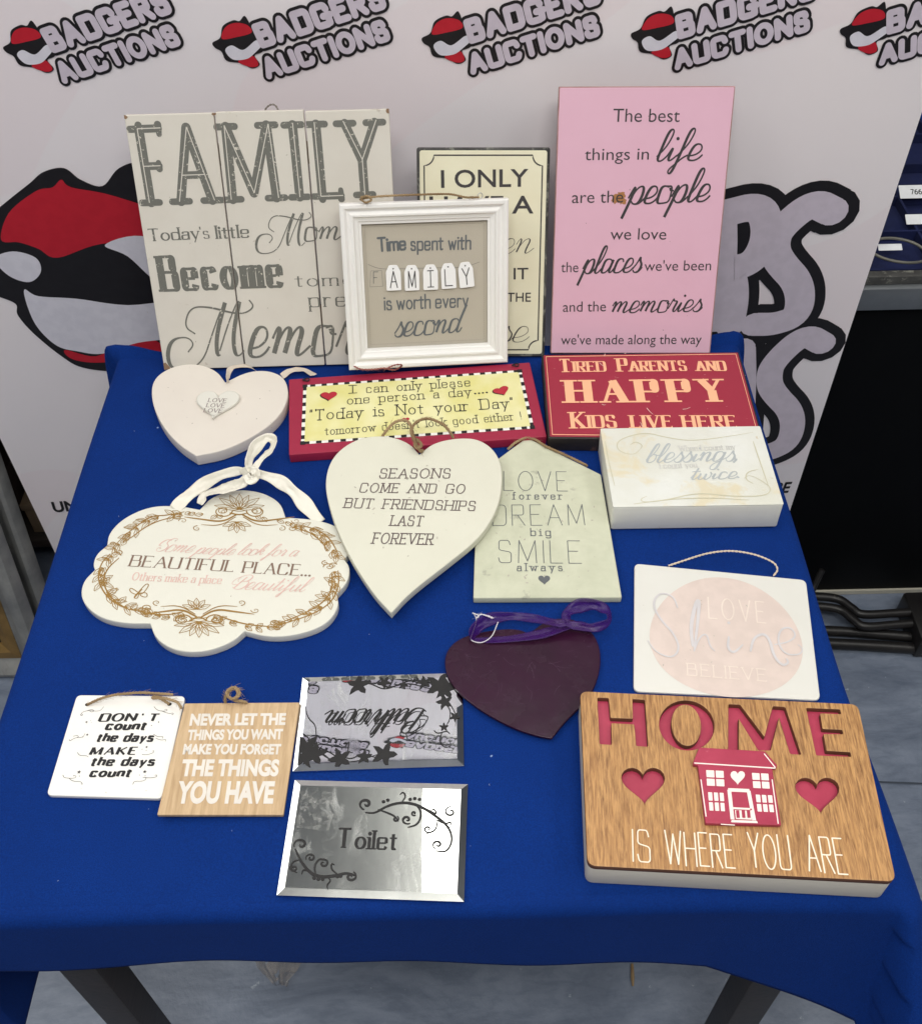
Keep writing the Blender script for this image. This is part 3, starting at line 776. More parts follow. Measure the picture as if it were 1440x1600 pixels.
for ch, x0, x1 in (('F', 140, 307), ('A', 287, 515), ('M', 540, 828), ('I', 866, 942), ('L', 978, 1143), ('Y', 1114, 1328)):
    fl_ = lambda x: (x / 3.1304 + 180, (540 - (x - 140) * .038) / 3.1304 + 150)
    T(S, 'r', ch, fl_(x0), fl_(x1), 128 - 4 * (x0 - 140) / 1000, inks, wt=.118, serif=.055, sthick=.085, thin=.095, round_=True)
    T(S, 'r', ch, (fl_(x0 + 26)[0], fl_(x0 + 26)[1] - 5), (fl_(x1 - 26)[0], fl_(x1 - 26)[1] - 5), 118, inw, wt=.013)
T(S, 'r', 'Today', (232, 377), (314, 373), 20, inks, wt=.16, thin=.07, serif=.06, track=.2)
T(S, 'r', "'s", (314, 373), (328, 372), 19, inks, wt=.12, thin=.05, track=.2)
T(S, 'r', 'little', (337, 373), (391, 371), 21, inks, wt=.16, thin=.07, serif=.05, track=.22)
T(S, 's', 'M', (398, 385), (482, 381), 47, inks, wt=.085, thin=.03, slant=.25)
T(S, 's', 'oments', (474, 374), (617, 369), 36, inks, wt=.10, thin=.05, slant=.25, track=.05)
T(S, 'r', 'Become', (249, 456), (446, 449), 57, inks, wt=.205, thin=.075, serif=.035, sthick=.06, track=.41)
T(S, 'r', 'tomorrow', (459, 448), (644, 443), 20, inks, wt=.13, thin=.05, serif=.05, track=.3)
T(S, 'r', 'precious', (482, 480), (640, 476), 24, inks, wt=.12, thin=.05, serif=.05, track=.3)
T(S, 's', 'M', (259, 560), (391, 551), 78, inks, wt=.08, thin=.028, slant=.25)
T(S, 's', 'emories', (384, 553), (650, 546), 78, inks, wt=.095, thin=.045, slant=.25, track=.08)
for i in range(3):
    a, c = cuts[i] + (.0009 if i else 0), cuts[i + 1] - (.0009 if i < 2 else 0)
    pl = slab('plank', [rpoly([(a, 0), (c, 0), (c, H_ + (0, .0008, -.0006)[i]), (a, H_ + (0, .0008, -.0006)[i])], .0015)], S.T, S.root, (M['cream'],), .0009)
    cl = [((a, 0, 0), (-1, 0, 0)), ((c, 0, 0), (1, 0, 0)), ((0, H_, 0), (0, 1, 0)), ((0, 0.002, 0), (0, -1, 0))]
    inks.build('lettering', M['grey_worn'], pl, None, cl); inw.build('letter_wear', M['cream'], pl, None, cl)
for y_ in (.05, H_ - .06): bbox('batten', .02, y_, -.0085, W_ - .02, y_ + .025, -.0003, S.root, (M['rawedge'],), .001)
chips = Ink(S.T + .00025)
for (cx0, cy0, r_) in ((.002, .003, .006), (W_ - .001, H_ - .002, .003), (.001, H_ - .002, .0025), (s1, H_ - .001, .0025)):
    chips.poly([(cx0 + r_ * (1 + random.uniform(-.3, .3)) * math.cos(t * .7), cy0 + r_ * random.uniform(.6, 1.2) * math.sin(t * .7)) for t in range(9)])
chips.build('worn_corners', M['rawedge'], S.root, None, [((0, 0, 0), (-1, 0, 0)), ((W_, 0, 0), (1, 0, 0)), ((0, H_, 0), (0, 1, 0)), ((0, 0, 0), (0, -1, 0))])
M['wire'] = ink('wire_grey', (120, 112, 104), .4)
rope('hanging_cord', [Vector((W_ * .5, H_ - .02, -.002)), Vector((W_ * .53, H_ + .002, -.0015)), Vector((W_ * .57, H_ + .005, 0)), Vector((W_ * .59, H_ - .02, -.002))], .0011, S.root, M['wire'], 2)

# ---- I ONLY HAVE A ... tin sign
X = quad3([(653.3, 229.8), (862.3, 229.8), (850.4, 557), (655, 557)])
S = Thing('tin_sign', 'small cream metal sign with black edge reading I ONLY, between framed picture and pink board', 'sign', X[3], X[2], X[0], .004)
W_, H_ = (X[2] - X[3]).length, (X[0] - X[3]).length
M['tincream'] = paint('tin_cream', (230, 226, 200), (222, 214, 184), .35, .3, .68, (120, 118, 110), 26, .05, .5, .45)
M['tinedge'] = paint('tin_edge', (46, 44, 44), (84, 84, 82), .4, .5, .55, (150, 150, 140), 60)
slab('plate', [rrect(0, 0, W_, H_, .003)], S.T - .0004, S.root, (M['tinedge'],), .0012)
slab('painted_face', [rrect(.0035, .0035, W_ - .0035, H_ - .0035, .003)], .0008, S.root, (M['tincream'],), .0003, S.T - .0006)
k_ = Ink(S.T + .0005)
g = .009; c_ = .012; P = []
for (x, y, qx, qy) in ((W_ - g, H_ - g, -1, -1), (g, H_ - g, 1, -1), (g, g, 1, 1), (W_ - g, g, -1, 1)):
    # notched corner: arc bulging inward, round the frame anticlockwise
    for j in range(7):
        t = j / 6 * math.pi / 2
        if qx * qy > 0: v_ = (x + qx * c_ * math.cos(math.pi / 2 - t) * 1.0, y + qy * c_ * math.sin(math.pi / 2 - t)) if False else (x + qx * c_ * math.cos(t), y + qy * c_ * math.sin(t))
        else: v_ = (x + qx * c_ * math.sin(t), y + qy * c_ * math.cos(t))
        P.append(Vector(v_))
def order(Pc): 
    out = []
    for k in range(4):
        seg = Pc[k * 7:(k + 1) * 7]
        if k % 2 == 0: seg = seg[::-1]
        out += seg
    return out
def notched(W, H, g, c):
    out = []
    # corners anticlockwise from top right; travel: up the right side, left along the top ...
    out += [Vector((W - g - c * (1 - math.cos(t)) - 0, H - g - c + 0 * t)) for t in ()]
    def arc(cx, cy, a0, a1): return [Vector((cx + c * math.cos(R(a0 + (a1 - a0) * j / 6)), cy + c * math.sin(R(a0 + (a1 - a0) * j / 6)))) for j in range(7)]
    out += arc(W - g, H - g, 270, 180) + arc(g, H - g, 0, -90) + arc(g, g, 90, 0) + arc(W - g, g, 180, 90)
    return out
k_.ribbon(notched(W_, H_, g, c_), [.0008] * 28, True)
T(S, 'b', 'I ONLY', (689, 293), (825, 291), 29, k_, bold=.012)
T(S, 'b', 'HAVE A', (671, 334), (833, 333), 29, k_, bold=.012)
T(S, 's', 'kitchen', (676, 397), (833, 393), 40, k_, wt=.055, thin=.02, slant=.35, track=.03)
T(S, 'b', 'BECAUSE IT', (672, 438), (825, 436), 19, k_, bold=.006)
T(S, 'b', 'CAME WITH THE', (672, 472), (829, 471), 15, k_, bold=.006)
T(S, 's', 'house', (680, 535), (826, 531), 40, k_, wt=.055, thin=.02, slant=.35, track=.03)
k_.build('lettering', M['ink_charcoal'], S.root, None, [((W_ - .005, 0, 0), (1, 0, 0)), ((.004, 0, 0), (-1, 0, 0))])

# ---- pink board
X = quad3([(874, 135), (1150, 134), (1109, 552), (859.5, 552)])
S = Thing('pink_sign', 'tall pink board reading The best things in life are the people we love', 'sign', X[3], X[2], X[0], .006)
W_, H_ = (X[2] - X[3]).length, (X[0] - X[3]).length
M['pink'] = paint('pink_paint', (222, 178, 198), (216, 170, 190), .5, .2, .70, (176, 130, 132), 50, .05, .35, .5)
M['pinkedge'] = paint('pink_board_edge', (150, 112, 100), (196, 156, 160), .8, .5)
slab('board', [rpoly([(0, 0), (W_, 0), (W_, H_), (0, H_)], .0015)], S.T, S.root, (M['pinkedge'],), .0008)
slab('painted_face', [rpoly([(.0012, .001), (W_ - .0014, .001), (W_ - .0014, H_ - .0012), (.0012, H_ - .0012)], .002)], .0006, S.root, (M['pink'],), .0002, S.T - .0003)
k_ = Ink(S.T + .0005)
for s_, l, r, h in (('The best', (957, 190), (1061, 190), 22), ('things in', (913, 250), (1013, 249), 20), ('are the', (893, 317), (973, 316), 20), ('we love', (953, 374), (1040, 374), 19),
                    ('the', (876, 425), (903, 425), 17), ("we've been", (1006, 423), (1110, 422), 17), ('and the', (879, 487), (946, 486), 17), ("we've made along the way", (876, 538), (1095, 537), 16)):
    T(S, 'b', s_, l, r, h, k_, bold=-.002)
for s_, l, r, h in (('life', (1022, 249), (1097, 247), 42), ('people', (976, 316), (1109, 311), 44), ('places', (906, 425), (1003, 422), 36), ('memories', (952, 487), (1097, 484), 30)):
    T(S, 's', s_, l, r, h, k_, wt=.105, thin=.062, slant=.30, track=.03)
k_.build('lettering', M['ink_charcoal'], S.root)
st_ = Ink(S.T + .0004)
for cx, cy, rr in ((962, 311, 11), (970, 305, 9), (972, 314, 8)): 
    c = S.p(cx, cy); st_.poly([(c.x + rr * .00062 * random.uniform(.6, 1.2) * math.cos(i * .45), c.y + rr * .00062 * random.uniform(.5, 1.1) * math.sin(i * .45)) for i in range(14)])
st_.build('glue_stain', paint('glue_brown', (186, 134, 84), (150, 100, 60), .7, .5), S.root)

# ---- white frame: Time spent with FAMILY
X = quad3([(526.4, 319.5), (791.8, 310.8), (792.9, 566.2), (545.6, 578.6)], .022)
S = Thing('picture_frame', 'white moulded square frame, inside it beige card with small white luggage tags', 'frame', X[3], X[2], X[0], .014)
W_, H_ = (X[2] - X[3]).length, (X[0] - X[3]).length
M['frame_white'] = paint('frame_white', (240, 238, 236), (228, 226, 224), .45, .2, .69, (150, 140, 130), 70, .06, .45, .5)
M['card'] = paint('beige_card', (186, 178, 164), (180, 172, 158), .75, .15, bmp=.2)
FW = S.p(560, 400).x - S.p(533, 400).x
FW = .0245
prof = [(0, -.012), (0, -.001), (.0015, 0), (.005, 0), (.0065, -.0012), (.008, -.0028), (.0095, -.0032), (.013, -.0012), (.015, -.0014), (.0165, -.0036), (.0185, -.0046), (.0205, -.0048), (.022, -.0062), (.0245, -.0066), (.0245, -.010)]
cn = [(0, 0), (W_, 0), (W_, H_), (0, H_)]; inn = [(1, 1), (-1, 1), (-1, -1), (1, -1)]
for k in range(4):
    a, b_, ia, ib = cn[k], cn[(k + 1) % 4], inn[k], inn[(k + 1) % 4]; vs, fs = [], []
    for (cpt, ii) in ((a, ia), (b_, ib)):
        for (d_, z_) in prof: vs.append((cpt[0] + ii[0] * d_, cpt[1] + ii[1] * d_, S.T + z_))
    n_ = len(prof)
    for j in range(n_ - 1): fs.append((j, j + 1, n_ + j + 1, n_ + j)[::-1])
    o = from_py('frame_rail', vs, fs, S.root, (M['frame_white'],), 25)
bbox('backing_board', .001, .001, 0, W_ - .001, H_ - .001, .0015, S.root, (M['rawedge'],))
slab('card', [[(FW - .002, FW - .002), (W_ - FW + .002, FW - .002), (W_ - FW + .002, H_ - FW + .002), (FW - .002, H_ - FW + .002)]], .001, S.root, (M['card'],), .0001, .0018)
cz = .0030 - S.T
class Sub:
    def __init__(s, S, h): s.S, s.h = S, h
    def p(s, x, y, h=0): return s.S.p(x, y, s.h + h)
D = Sub(S, cz); k_ = Ink(.0031)
M['ink_slate'] = ink('ink_slate', (96, 100, 104))
T(D, 'r', 'Time', (590, 394), (635, 391), 24, k_, wt=.15, track=.2, round_=True)
T(D, 'r', 'spent with', (641, 392), (736, 390), 24, k_, wt=.11, track=.24, space=.4, round_=True)
T(D, 'r', 'is worth every', (600, 485), (732, 480), 24, k_, wt=.10, track=.22, space=.35, round_=True)
T(D, 's', 'second', (614, 524), (722, 516), 36, k_, wt=.10, thin=.055, slant=.25, track=.03)
T(D, 'r', 'F', (583, 443), (591, 443), 19, k_, wt=.05, round_=True)
P = bspl([D.p(*q) for q in ((575, 413), (592, 420), (620, 420), (680, 418), (725, 418), (749, 409))]); k_.stroke(P, .0004)
for a, b_ in (((579, 423), (596, 422)), ((596, 422), (598, 447)), ((598, 447), (578, 448)), ((578, 448), (579, 423))): k_.stroke([D.p(*a), D.p(*b_)], .0003)
k_.build('lettering', M['ink_slate'], S.root)
st_ = Ink(.00315); IN = FW + .004
def dashes(ink_, a, b_, n, w, duty=.55):
    a, b_ = Vector(a), Vector(b_)
    for i in range(n): ink_.stroke([a.lerp(b_, (i + .1) / n), a.lerp(b_, (i + .1 + duty) / n)], w)
for a, b_ in (((IN, IN), (W_ - IN, IN)), ((W_ - IN, IN), (W_ - IN, H_ - IN)), ((W_ - IN, H_ - IN), (IN, H_ - IN)), ((IN, H_ - IN), (IN, IN))): dashes(st_, a, b_, 62, .0004)
st_.build('stitching', ink('stitch', (146, 138, 126)), S.root)
M['tagcard'] = paint('tag_card', (244, 243, 244), (238, 238, 240), .6, .1)
for ch, cx, top, bot, wd, lean in (('A', 615.5, 413, 454, 23, 0), ('M', 644, 413, 454, 23, 0), ('I', 673, 412, 453, 23, .0), ('L', 701.5, 410, 451, 23, .03), ('Y', 730, 408, 449, 23, .09)):
    Dt = Sub(S, .0065 - S.T); bl, br, tp = Dt.p(cx - wd / 2, bot), Dt.p(cx + wd / 2, bot), Dt.p(cx, top); w2 = (br - bl).length; c0 = (bl + br) / 2; hh = (tp - c0).length
    def rt(x, y): return (c0.x + x * math.cos(lean) - y * math.sin(lean), c0.y + x * math.sin(lean) + y * math.cos(lean))
    pts = rpoly([rt(-w2 / 2, 0), rt(w2 / 2, 0), rt(w2 / 2, hh * .72), rt(w2 * .28, hh * .97), rt(-w2 * .28, hh * .97), rt(-w2 / 2, hh * .72)], .0018)
    tg = slab('tag', [pts], .0012, S.root, (M['tagcard'],), .0003, .0050)
    bm = bmesh.new(); bmesh.ops.create_cone(bm, cap_ends=True, segments=10, radius1=.0028, radius2=.0028, depth=.0021, matrix=Matrix.Translation((*rt(0, hh * .4), .0039)))
    from_bm('foam_spacer', bm, tg, (M['tagcard'],))
    k2 = Ink(.0064); a_, b2 = Vector(rt(-w2 * .27, hh * .10)), Vector(rt(w2 * .27, hh * .10))
    if ch == 'I': a_, b2 = Vector(rt(-w2 * .02, hh * .10)), Vector(rt(w2 * .02, hh * .10))
    text(k2, ch, a_, b2, hh * .66, wt=.055, serif=.14 if ch in 'I' else .0, sthick=.05, round_=True)
    k2.disc(rt(0, hh * .84), .0009); k2.build('letter', M['ink_charcoal'], tg)
M['jute'] = paint('jute', (172, 148, 114), (136, 112, 82), .9, .6, bmp=.5)
def sw(S, pts): return [S.w(x, y, z) for x, y, z in pts]
def sp3(S, pts):
    out = []
    for x, y, h in pts: q = S.p(x, y, h); out.append(Vector((q.x, q.y, S.T + h)))
    return out
rope('jute_string', sp3(S, [(563, 312, -.006), (572, 309, .002), (600, 306, .001), (650, 304, .001), (700, 303, .001), (728, 308, .001), (748, 308, -.002)]), .0013, S.root, M['jute'], 3, None, 50)
rope('jute_knot', sp3(S, [(562, 312, .0), (572, 306, .004), (580, 312, .003), (570, 316, .002), (564, 308, .003), (578, 307, .0)]), .0013, S.root, M['jute'], 3, None, 40)
M['redtwine'] = paint('red_string', (170, 110, 104), (120, 60, 60), .9, .6)
rope('red_hanging_string', sp3(S, [(553, 572, .004), (565, 577, .012), (585, 577, .010), (600, 575, .012), (615, 578, .008), (628, 571, .010), (618, 570, .012), (600, 577, .008)]), .0011, S.root, M['redtwine'], 2, None, 60)
M['steel'] = M['alu']
tube('screw_eye', [Vector(q) for q in catmull(sp3(S, [(748, 313, -.006), (746, 305, -.004), (751, 301, -.004), (754, 306, -.005), (750, 310, -.006)]), 5)], .0005, S.root, M['steel'], 6)
# =================================================================== things lying on the cloth
# ---- small white block heart
S = flat('block_heart', 'thick cream wooden heart block with small LOVE heart plaque, under the FAMILY sign', 'heart plaque', (240, 700), .016, (450, 690), .016, (260, 600), .016, .016)
M['ivory'] = paint('ivory_paint', (222, 215, 206), (213, 204, 196), .6, .2, .70, (150, 130, 118), 60, .08, .3, .6)
M['ivory_edge'] = paint('ivory_worn_side', (222, 212, 204), (198, 176, 164), .65, .6, .60, (160, 126, 112), 40)
def shape_px(S, pts, closed=True, it=3): return [tuple(q) for q in bspl([S.p(*p) for p in pts], closed, it)]
H1 = [(356, 592), (356, 592), (322, 562), (272, 572), (232, 598), (238, 640), (262, 676), (302, 711), (302, 711), (362, 700), (440, 660), (456, 600), (436, 566), (392, 562)]
H1 = [(352, 597), (352, 597), (338, 578), (306, 567), (268, 572), (238, 592), (236, 626), (252, 664), (278, 694), (306, 712), (306, 712), (350, 704), (400, 680), (436, 652), (452, 620), (446, 590), (420, 578), (386, 580)]
slab('heart_board', [shape_px(S, H1)], S.T, S.root, (M['ivory'],), .0012)
HP = heart(*S.p(338, 636), .030, .026, rot=-.05)
c_ = S.p(338, 634); hp = slab('small_heart_plaque', [heart(c_.x + .001, c_.y - .002, .053, .050, rot=-.06)], .005, S.root, (paint('resin_white', (222, 220, 212), None, .4, .1),), .0018, S.T)
k_ = Ink(.0052 + S.T); M['ink_taupe'] = ink('ink_taupe', (128, 112, 112))
class Up:
    def __init__(s, S, h): s.S, s.h = S, h
    def p(s, x, y, h=0): return s.S.p(x, y, s.h + h)
U = Up(S, .0052)
for y_, x_ in ((628, 324), (636, 321), (644, 317)): T(U, 'r', 'LOVE', (x_, y_), (x_ + 30, y_ + 1), 6.3, k_, wt=.13, thin=.09, serif=.06, track=.26)
k_.build('lettering', M['ink_taupe'], hp)
M['ribbon'] = paint('satin_ribbon', (214, 202, 188), (196, 182, 168), .42, .4, bmp=.1)
band('ribbon_loop', sw(S, [(356, 598, .0175), (356, 588, .024), (360, 576, .022), (372, 572, .022), (388, 572, .019), (401, 580, .010)]), .007, S.root, M['ribbon'], [(0.9, 0, .5), (.9, .1, .6), (.3, .2, 1), (0, 0, 1), (0, .2, 1), (0, .6, 1)])
band('ribbon_tail', sw(S, [(440, 588, .004), (452, 580, .008), (464, 577, .009), (478, 579, .007), (490, 586, .0145)]), .008, S.root, M['ribbon'], [(0, -.5, 1), (0, -.3, 1), (0, 0, 1), (0, .2, 1), (0, .3, 1)], ruffle=.2)

# ---- "I can only please" board
S = flat('please_sign', 'crimson board with yellow chequered panel starting I can only please one person a day', 'sign', (451.4, 710.5), .013, (854, 682), .013, (451.4, 592.6), .013, .013)
M['crimson'] = paint('crimson_paint', (160, 38, 68), (142, 30, 58), .5, .3, .665, (206, 140, 130), 22, .12, .4, .5)
cr4 = [tuple(S.p(*q)) for q in ((451.4, 710.5), (854, 682), (827.2, 566), (451.4, 592.6))]
slab('board', [rpoly(cr4, .0015)], S.T, S.root, (M['crimson'],), .0009)
M['yellow'] = ink('yellow_print', (232, 228, 150), .4)
m, nt, b = new_mat('yellow_wash'); v = coords(nt)
nt.links.new(mixc(nt, nz(nt, v, 28, 3, .5, .3, .7), lin((232, 228, 178)), lin((220, 214, 136))), b.inputs['Base Color']); b.inputs['Roughness'].default_value = .4; M['yellow'] = m
M['print_white'] = ink('print_white', (236, 234, 228), .45)
q4 = [S.p(*q) for q in ((470, 694.5), (834.5, 669.5), (814, 578), (474, 602))]
k_ = Ink(S.T + .0002); k_.poly(q4); k_.build('white_border', M['print_white'], S.root)
cc = sum(q4, Vector((0, 0))) / 4; in4 = []
for q in q4: in4.append(q + (cc - q) * Vector((0,0)).length)
L4 = [q4[i] for i in range(4)]
def inset4(P, d):
    out = []
    for i in range(4):
        a, b_, c = P[i - 1], P[i], P[(i + 1) % 4]; u, w = (a - b_).normalized(), (c - b_).normalized(); out.append(b_ + (u + w) * d)
    return out
i4 = inset4(q4, .0042); k_ = Ink(S.T + .0005); k_.poly(i4); k_.build('yellow_panel', M['yellow'], S.root)
k_ = Ink(S.T + .0004)
h4 = inset4(q4, .0021)
for i, n in ((0, 19), (1, 7), (2, 19), (3, 7)): dashes(k_, h4[i], h4[(i + 1) % 4], n, .0042, .45)
for q in h4: k_.poly([(q.x - .003, q.y - .003), (q.x + .003, q.y - .003), (q.x + .003, q.y + .003), (q.x - .003, q.y + .003)])
k_.build('black_dashes', M['ink_black'], S.root)
k_ = Ink(S.T + .0007)
kw = dict(wt=.065, serif=.075, sthick=.085, track=.30, round_=True)
T(S, 'r', 'I', (547, 615.5), (555, 615), 13, k_, wt=.08, serif=.3, sthick=.08)
T(S, 'r', 'can only please', (571, 615), (736, 604), 14, k_, space=.75, **kw)
T(S, 'r', 'one person a day', (541, 633), (737, 619), 14, k_, space=.7, **kw)
T(S, 'r', '....', (741, 617), (762, 615), 12, k_, wt=.16, track=.5)
T(S, 'r', '"Today is Not your Day"', (482, 658), (804, 638), 17, k_, space=.8, wob=.03, **kw)
T(S, 'r', "tomorrow doesn't look good either !", (506, 681), (816, 656), 13, k_, space=.65, **kw)
k_.build('lettering', M['ink_black'], S.root)
k_ = Ink(S.T + .0010); kb = Ink(S.T + .0008); M['redprint'] = ink('red_print', (176, 30, 52), .45)
for x_, y_, w_h, h_h, rt_ in ((514, 620, .020, .0165, .0), (784, 612, .020, .016, .35), (634, 657, .009, .008, 0)):
    c = S.p(x_, y_); k_.poly(heart(c.x, c.y, w_h, h_h, rot=rt_)); kb.poly(heart(c.x - .0013, c.y - .0008, w_h, h_h, rot=rt_))
kb.build('heart_shadow_print', M['ink_black'], S.root); k_.build('printed_hearts', M['redprint'], S.root)
for cx, cy in ((478, 595), (805, 572)):
    c = S.p(cx, cy); P = [Vector((c.x + .0042 * math.cos(t), c.y + .0022 * math.sin(t), S.T + .002 + .0008 * math.sin(2 * t))) for t in [i * .5 for i in range(14)]]
    tube('wire_eyelet', P, .0008, S.root, M['ink_black'], 6)

# ---- TIRED PARENTS
S = flat('tired_parents_sign', 'maroon box sign reading TIRED PARENTS AND HAPPY KIDS LIVE HERE in peach capitals', 'sign', (856.2, 683.9), .021, (1193, 687.7), .021, (846, 553.5), .021, .021)
M['maroon'] = paint('maroon_tin', (158, 40, 62), (148, 34, 56), .42, .2, .68, (226, 180, 170), 30, .05, .5, .6)
M['blackside'] = paint('black_side', (34, 30, 30), (52, 46, 44), .5, .4, .64, (120, 90, 80), 30)
P4 = [S.p(*q) for q in ((856.2, 683.9), (1193, 687.7), (1154.3, 549.2), (846, 553.5))]
slab('box', [rpoly([tuple(q) for q in P4], .002)], S.T - .0004, S.root, (M['blackside'],), .0012)
slab('painted_face', [rpoly([tuple(q) for q in inset4(P4, .0022)], .001)], .0006, S.root, (M['maroon'],), .0002, S.T - .0005)
M['peach'] = ink('peach_ink', (246, 186, 146), .45, .70, (158, 40, 62))
k_ = Ink(S.T + .0004); i4 = inset4(P4, .0052)
k_.ribbon(i4, [.0007] * 4, True)
T(S, 'r', 'Tired', (871, 582), (951, 581), 21, k_, small=.78, wt=.18, thin=.07, serif=.10, sthick=.06, track=.32)
T(S, 'r', 'Parents', (962, 581), (1077, 580), 21, k_, small=.78, wt=.18, thin=.07, serif=.10, sthick=.06, track=.32)
T(S, 'r', 'and', (1086, 580), (1138, 580), 16, k_, small=1.0, wt=.19, thin=.08, serif=.10, sthick=.07, track=.34)
T(S, 'r', 'HAPPY', (879, 630), (1142, 628), 36, k_, wt=.26, thin=.075, serif=.12, sthick=.065, track=.60)
T(S, 'r', 'Kids', (889, 670), (968, 669), 26, k_, small=.78, wt=.18, thin=.07, serif=.10, sthick=.06, track=.32)
T(S, 'r', 'live', (983, 669), (1055, 669), 20, k_, small=1.0, wt=.20, thin=.07, serif=.10, sthick=.06, track=.34)
T(S, 'r', 'here', (1064, 669), (1156, 669), 20, k_, small=1.0, wt=.20, thin=.07, serif=.10, sthick=.06, track=.34)
k_.build('lettering', M['peach'], S.root)
sc = Ink(S.T + .0007)
for _ in range(26):
    c = S.p(random.uniform(860, 1170), random.uniform(560, 670)); a_ = random.uniform(-.6, .6); L = random.uniform(.0006, .003)
    sc.stroke([c, c + Vector((math.cos(a_), math.sin(a_))) * L], .0003, .0002)
for (x0, y0, x1, y1) in ((940, 632, 946, 633), (936, 567, 944, 573), (1066, 640, 1078, 637), (1004, 668, 1000, 660), (1010, 638, 1020, 648), (975, 553, 978, 551), (945, 553, 943, 557)):
    sc.stroke([S.p(x0, y0), S.p((x0 + x1) / 2, (y0 + y1) / 2 + 1), S.p(x1, y1)], .0010, .0005)
sc.build('scratches', ink('scratch_pale', (224, 190, 180)), S.root)

# ---- blessings box
S = flat('canvas_block', 'thick stained white canvas block reading blessings twice, at the back right edge', 'canvas block', (957.5, 792.7), .037, (1224.3, 788.3), .039, (937.3, 669.6), .037, .037)
m, nt, b = new_mat('stained_canvas'); v = coords(nt)
c = mixc(nt, nz(nt, v, 10, 4, .6, .3, .7), lin((226, 228, 224)), lin((214, 214, 202)))
c = mixc(nt, mul(nt, nz(nt, v, 17, 5, .62, .55, .66, .8), .55), c, lin((218, 202, 158)))
c = mixc(nt, mul(nt, nz(nt, v, 55, 5, .7, .67, .72, .5), .5), c, lin((190, 160, 96)))
nt.links.new(c, b.inputs['Base Color']); b.inputs['Roughness'].default_value = .55; bump(nt, b, nz(nt, v, 500, 2, .5, .2, .8), .25, .0005); M['canvas'] = m
P4 = [S.p(*q) for q in ((957.5, 792.7), (1224.3, 788.3), (1187.3, 665.8), (937.3, 669.6))]
slab('block', [rpoly([tuple(q) for q in P4], .003)], S.T - .0006, S.root, (paint('canvas_side', (226, 226, 220), (214, 212, 204), .6, .3, .7, (180, 160, 120), 30),), .0022)
slab('printed_wrap', [rpoly([tuple(q) for q in P4], .002)], .0012, S.root, (M['canvas'],), .0004, S.T - .0009)
M['faded'] = ink('faded_grey', (176, 182, 184), .5); M['faded_l'] = ink('faded_pale', (202, 202, 198), .5); M['faded_o'] = ink('faded_olive', (198, 194, 170), .5)
k_ = Ink(S.T + .0006)
T(S, 's', 'blessings,', (1006, 722), (1151, 719), 25, k_, wt=.10, thin=.045, slant=.45, track=.03)
T(S, 's', 'twice.', (1075, 749), (1154, 747), 18, k_, wt=.12, thin=.06, slant=.45, track=.04)
k_.build('lettering', M['faded'], S.root); k_ = Ink(S.T + .0009)
T(S, 'r', 'When I count my', (1060, 706), (1150, 703), 9, k_, wt=.13, thin=.07, serif=.06)
T(S, 'r', 'I count you', (1030, 733), (1090, 731), 9, k_, wt=.13, thin=.07, serif=.06)
k_.build('small_lettering', M['faded_l'], S.root); k_ = Ink(S.T + .0006)
for P in ([(1000, 702), (990, 712), (966, 706), (962, 692), (980, 682), (1010, 676), (1040, 684), (1080, 690), (1140, 682), (1176, 676)], [(1000, 702), (1004, 696), (992, 690), (984, 696)],
          [(1010, 776), (1000, 780), (1004, 786), (1040, 782), (1090, 770), (1140, 776), (1196, 776), (1206, 764), (1190, 752), (1170, 742), (1162, 748)],
          [(990, 788), (1050, 780), (1110, 778), (1170, 782)], [(1176, 756), (1164, 750), (1166, 738), (1184, 734)], [(945, 690), (950, 720), (960, 760)], [(1176, 690), (1186, 720), (1200, 760)]):
    pstroke(S, P, .5, .3, k_, belly=1.3)
k_.build('scroll_print', M['faded_o'], S.root)
st_ = Ink(S.T + .00035); M['tea'] = ink('tea_stain', (222, 206, 160), .55)

# ---- house-shaped LOVE DREAM SMILE board
S = flat('house_sign', 'pale green grey gable topped board reading LOVE DREAM SMILE with jute hanger', 'sign', (739.2, 934.3), .009, (971.3, 933.3), .009, (747, 720), .009, .009)
m, nt, b = new_mat('whitewashed_board'); v = coords(nt, (.12, 1, 1)); v2 = coords(nt)
c = mixc(nt, nz(nt, v2, 26, 5, .65, .35, .7, .3), lin((204, 206, 184)), lin((190, 193, 170)))
c = mixc(nt, mul(nt, nz(nt, v2, 30, 6, .7, .62, .68), .6), c, lin((150, 150, 136)))
nt.links.new(c, b.inputs['Base Color']); b.inputs['Roughness'].default_value = .7; bump(nt, b, nz(nt, v, 120, 4), .15, .0005); M['whitewash'] = m
hp_ = [(739.2, 934.3), (971.3, 933.3), (938.5, 741), (822, 683), (752, 722)]
hp_ = [(739.2, 934.3), (971.3, 933.3), (938.5, 741), (823, 683), (745, 741)]
slab('board', [rpoly([tuple(S.p(*q)) for q in hp_], .0018)], S.T, S.root, (M['whitewash'],), .0012)
k_ = Ink(S.T + .0003)
thin_ = dict(wt=.028, track=.30, round_=True)
T(S, 'r', 'LOVE', (786, 767), (887, 768), 31, k_, **thin_)
T(S, 'r', 'DREAM', (769, 822), (914, 821), 33, k_, **thin_)
T(S, 'r', 'SMILE', (778, 880), (909, 881), 36, k_, **thin_)
tw = dict(wt=.10, serif=.10, sthick=.08, track=.55, round_=True)
T(S, 'r', 'forever', (799, 781), (880, 781), 12, k_, **tw); T(S, 'r', 'big', (827, 838), (862, 838), 13, k_, **tw); T(S, 'r', 'always', (806, 893), (880, 893), 13, k_, **tw)
c = S.p(850, 907); k_.poly(heart(c.x, c.y, .0125, .0125)); k_.build('lettering', M['ink_slate'], S.root)
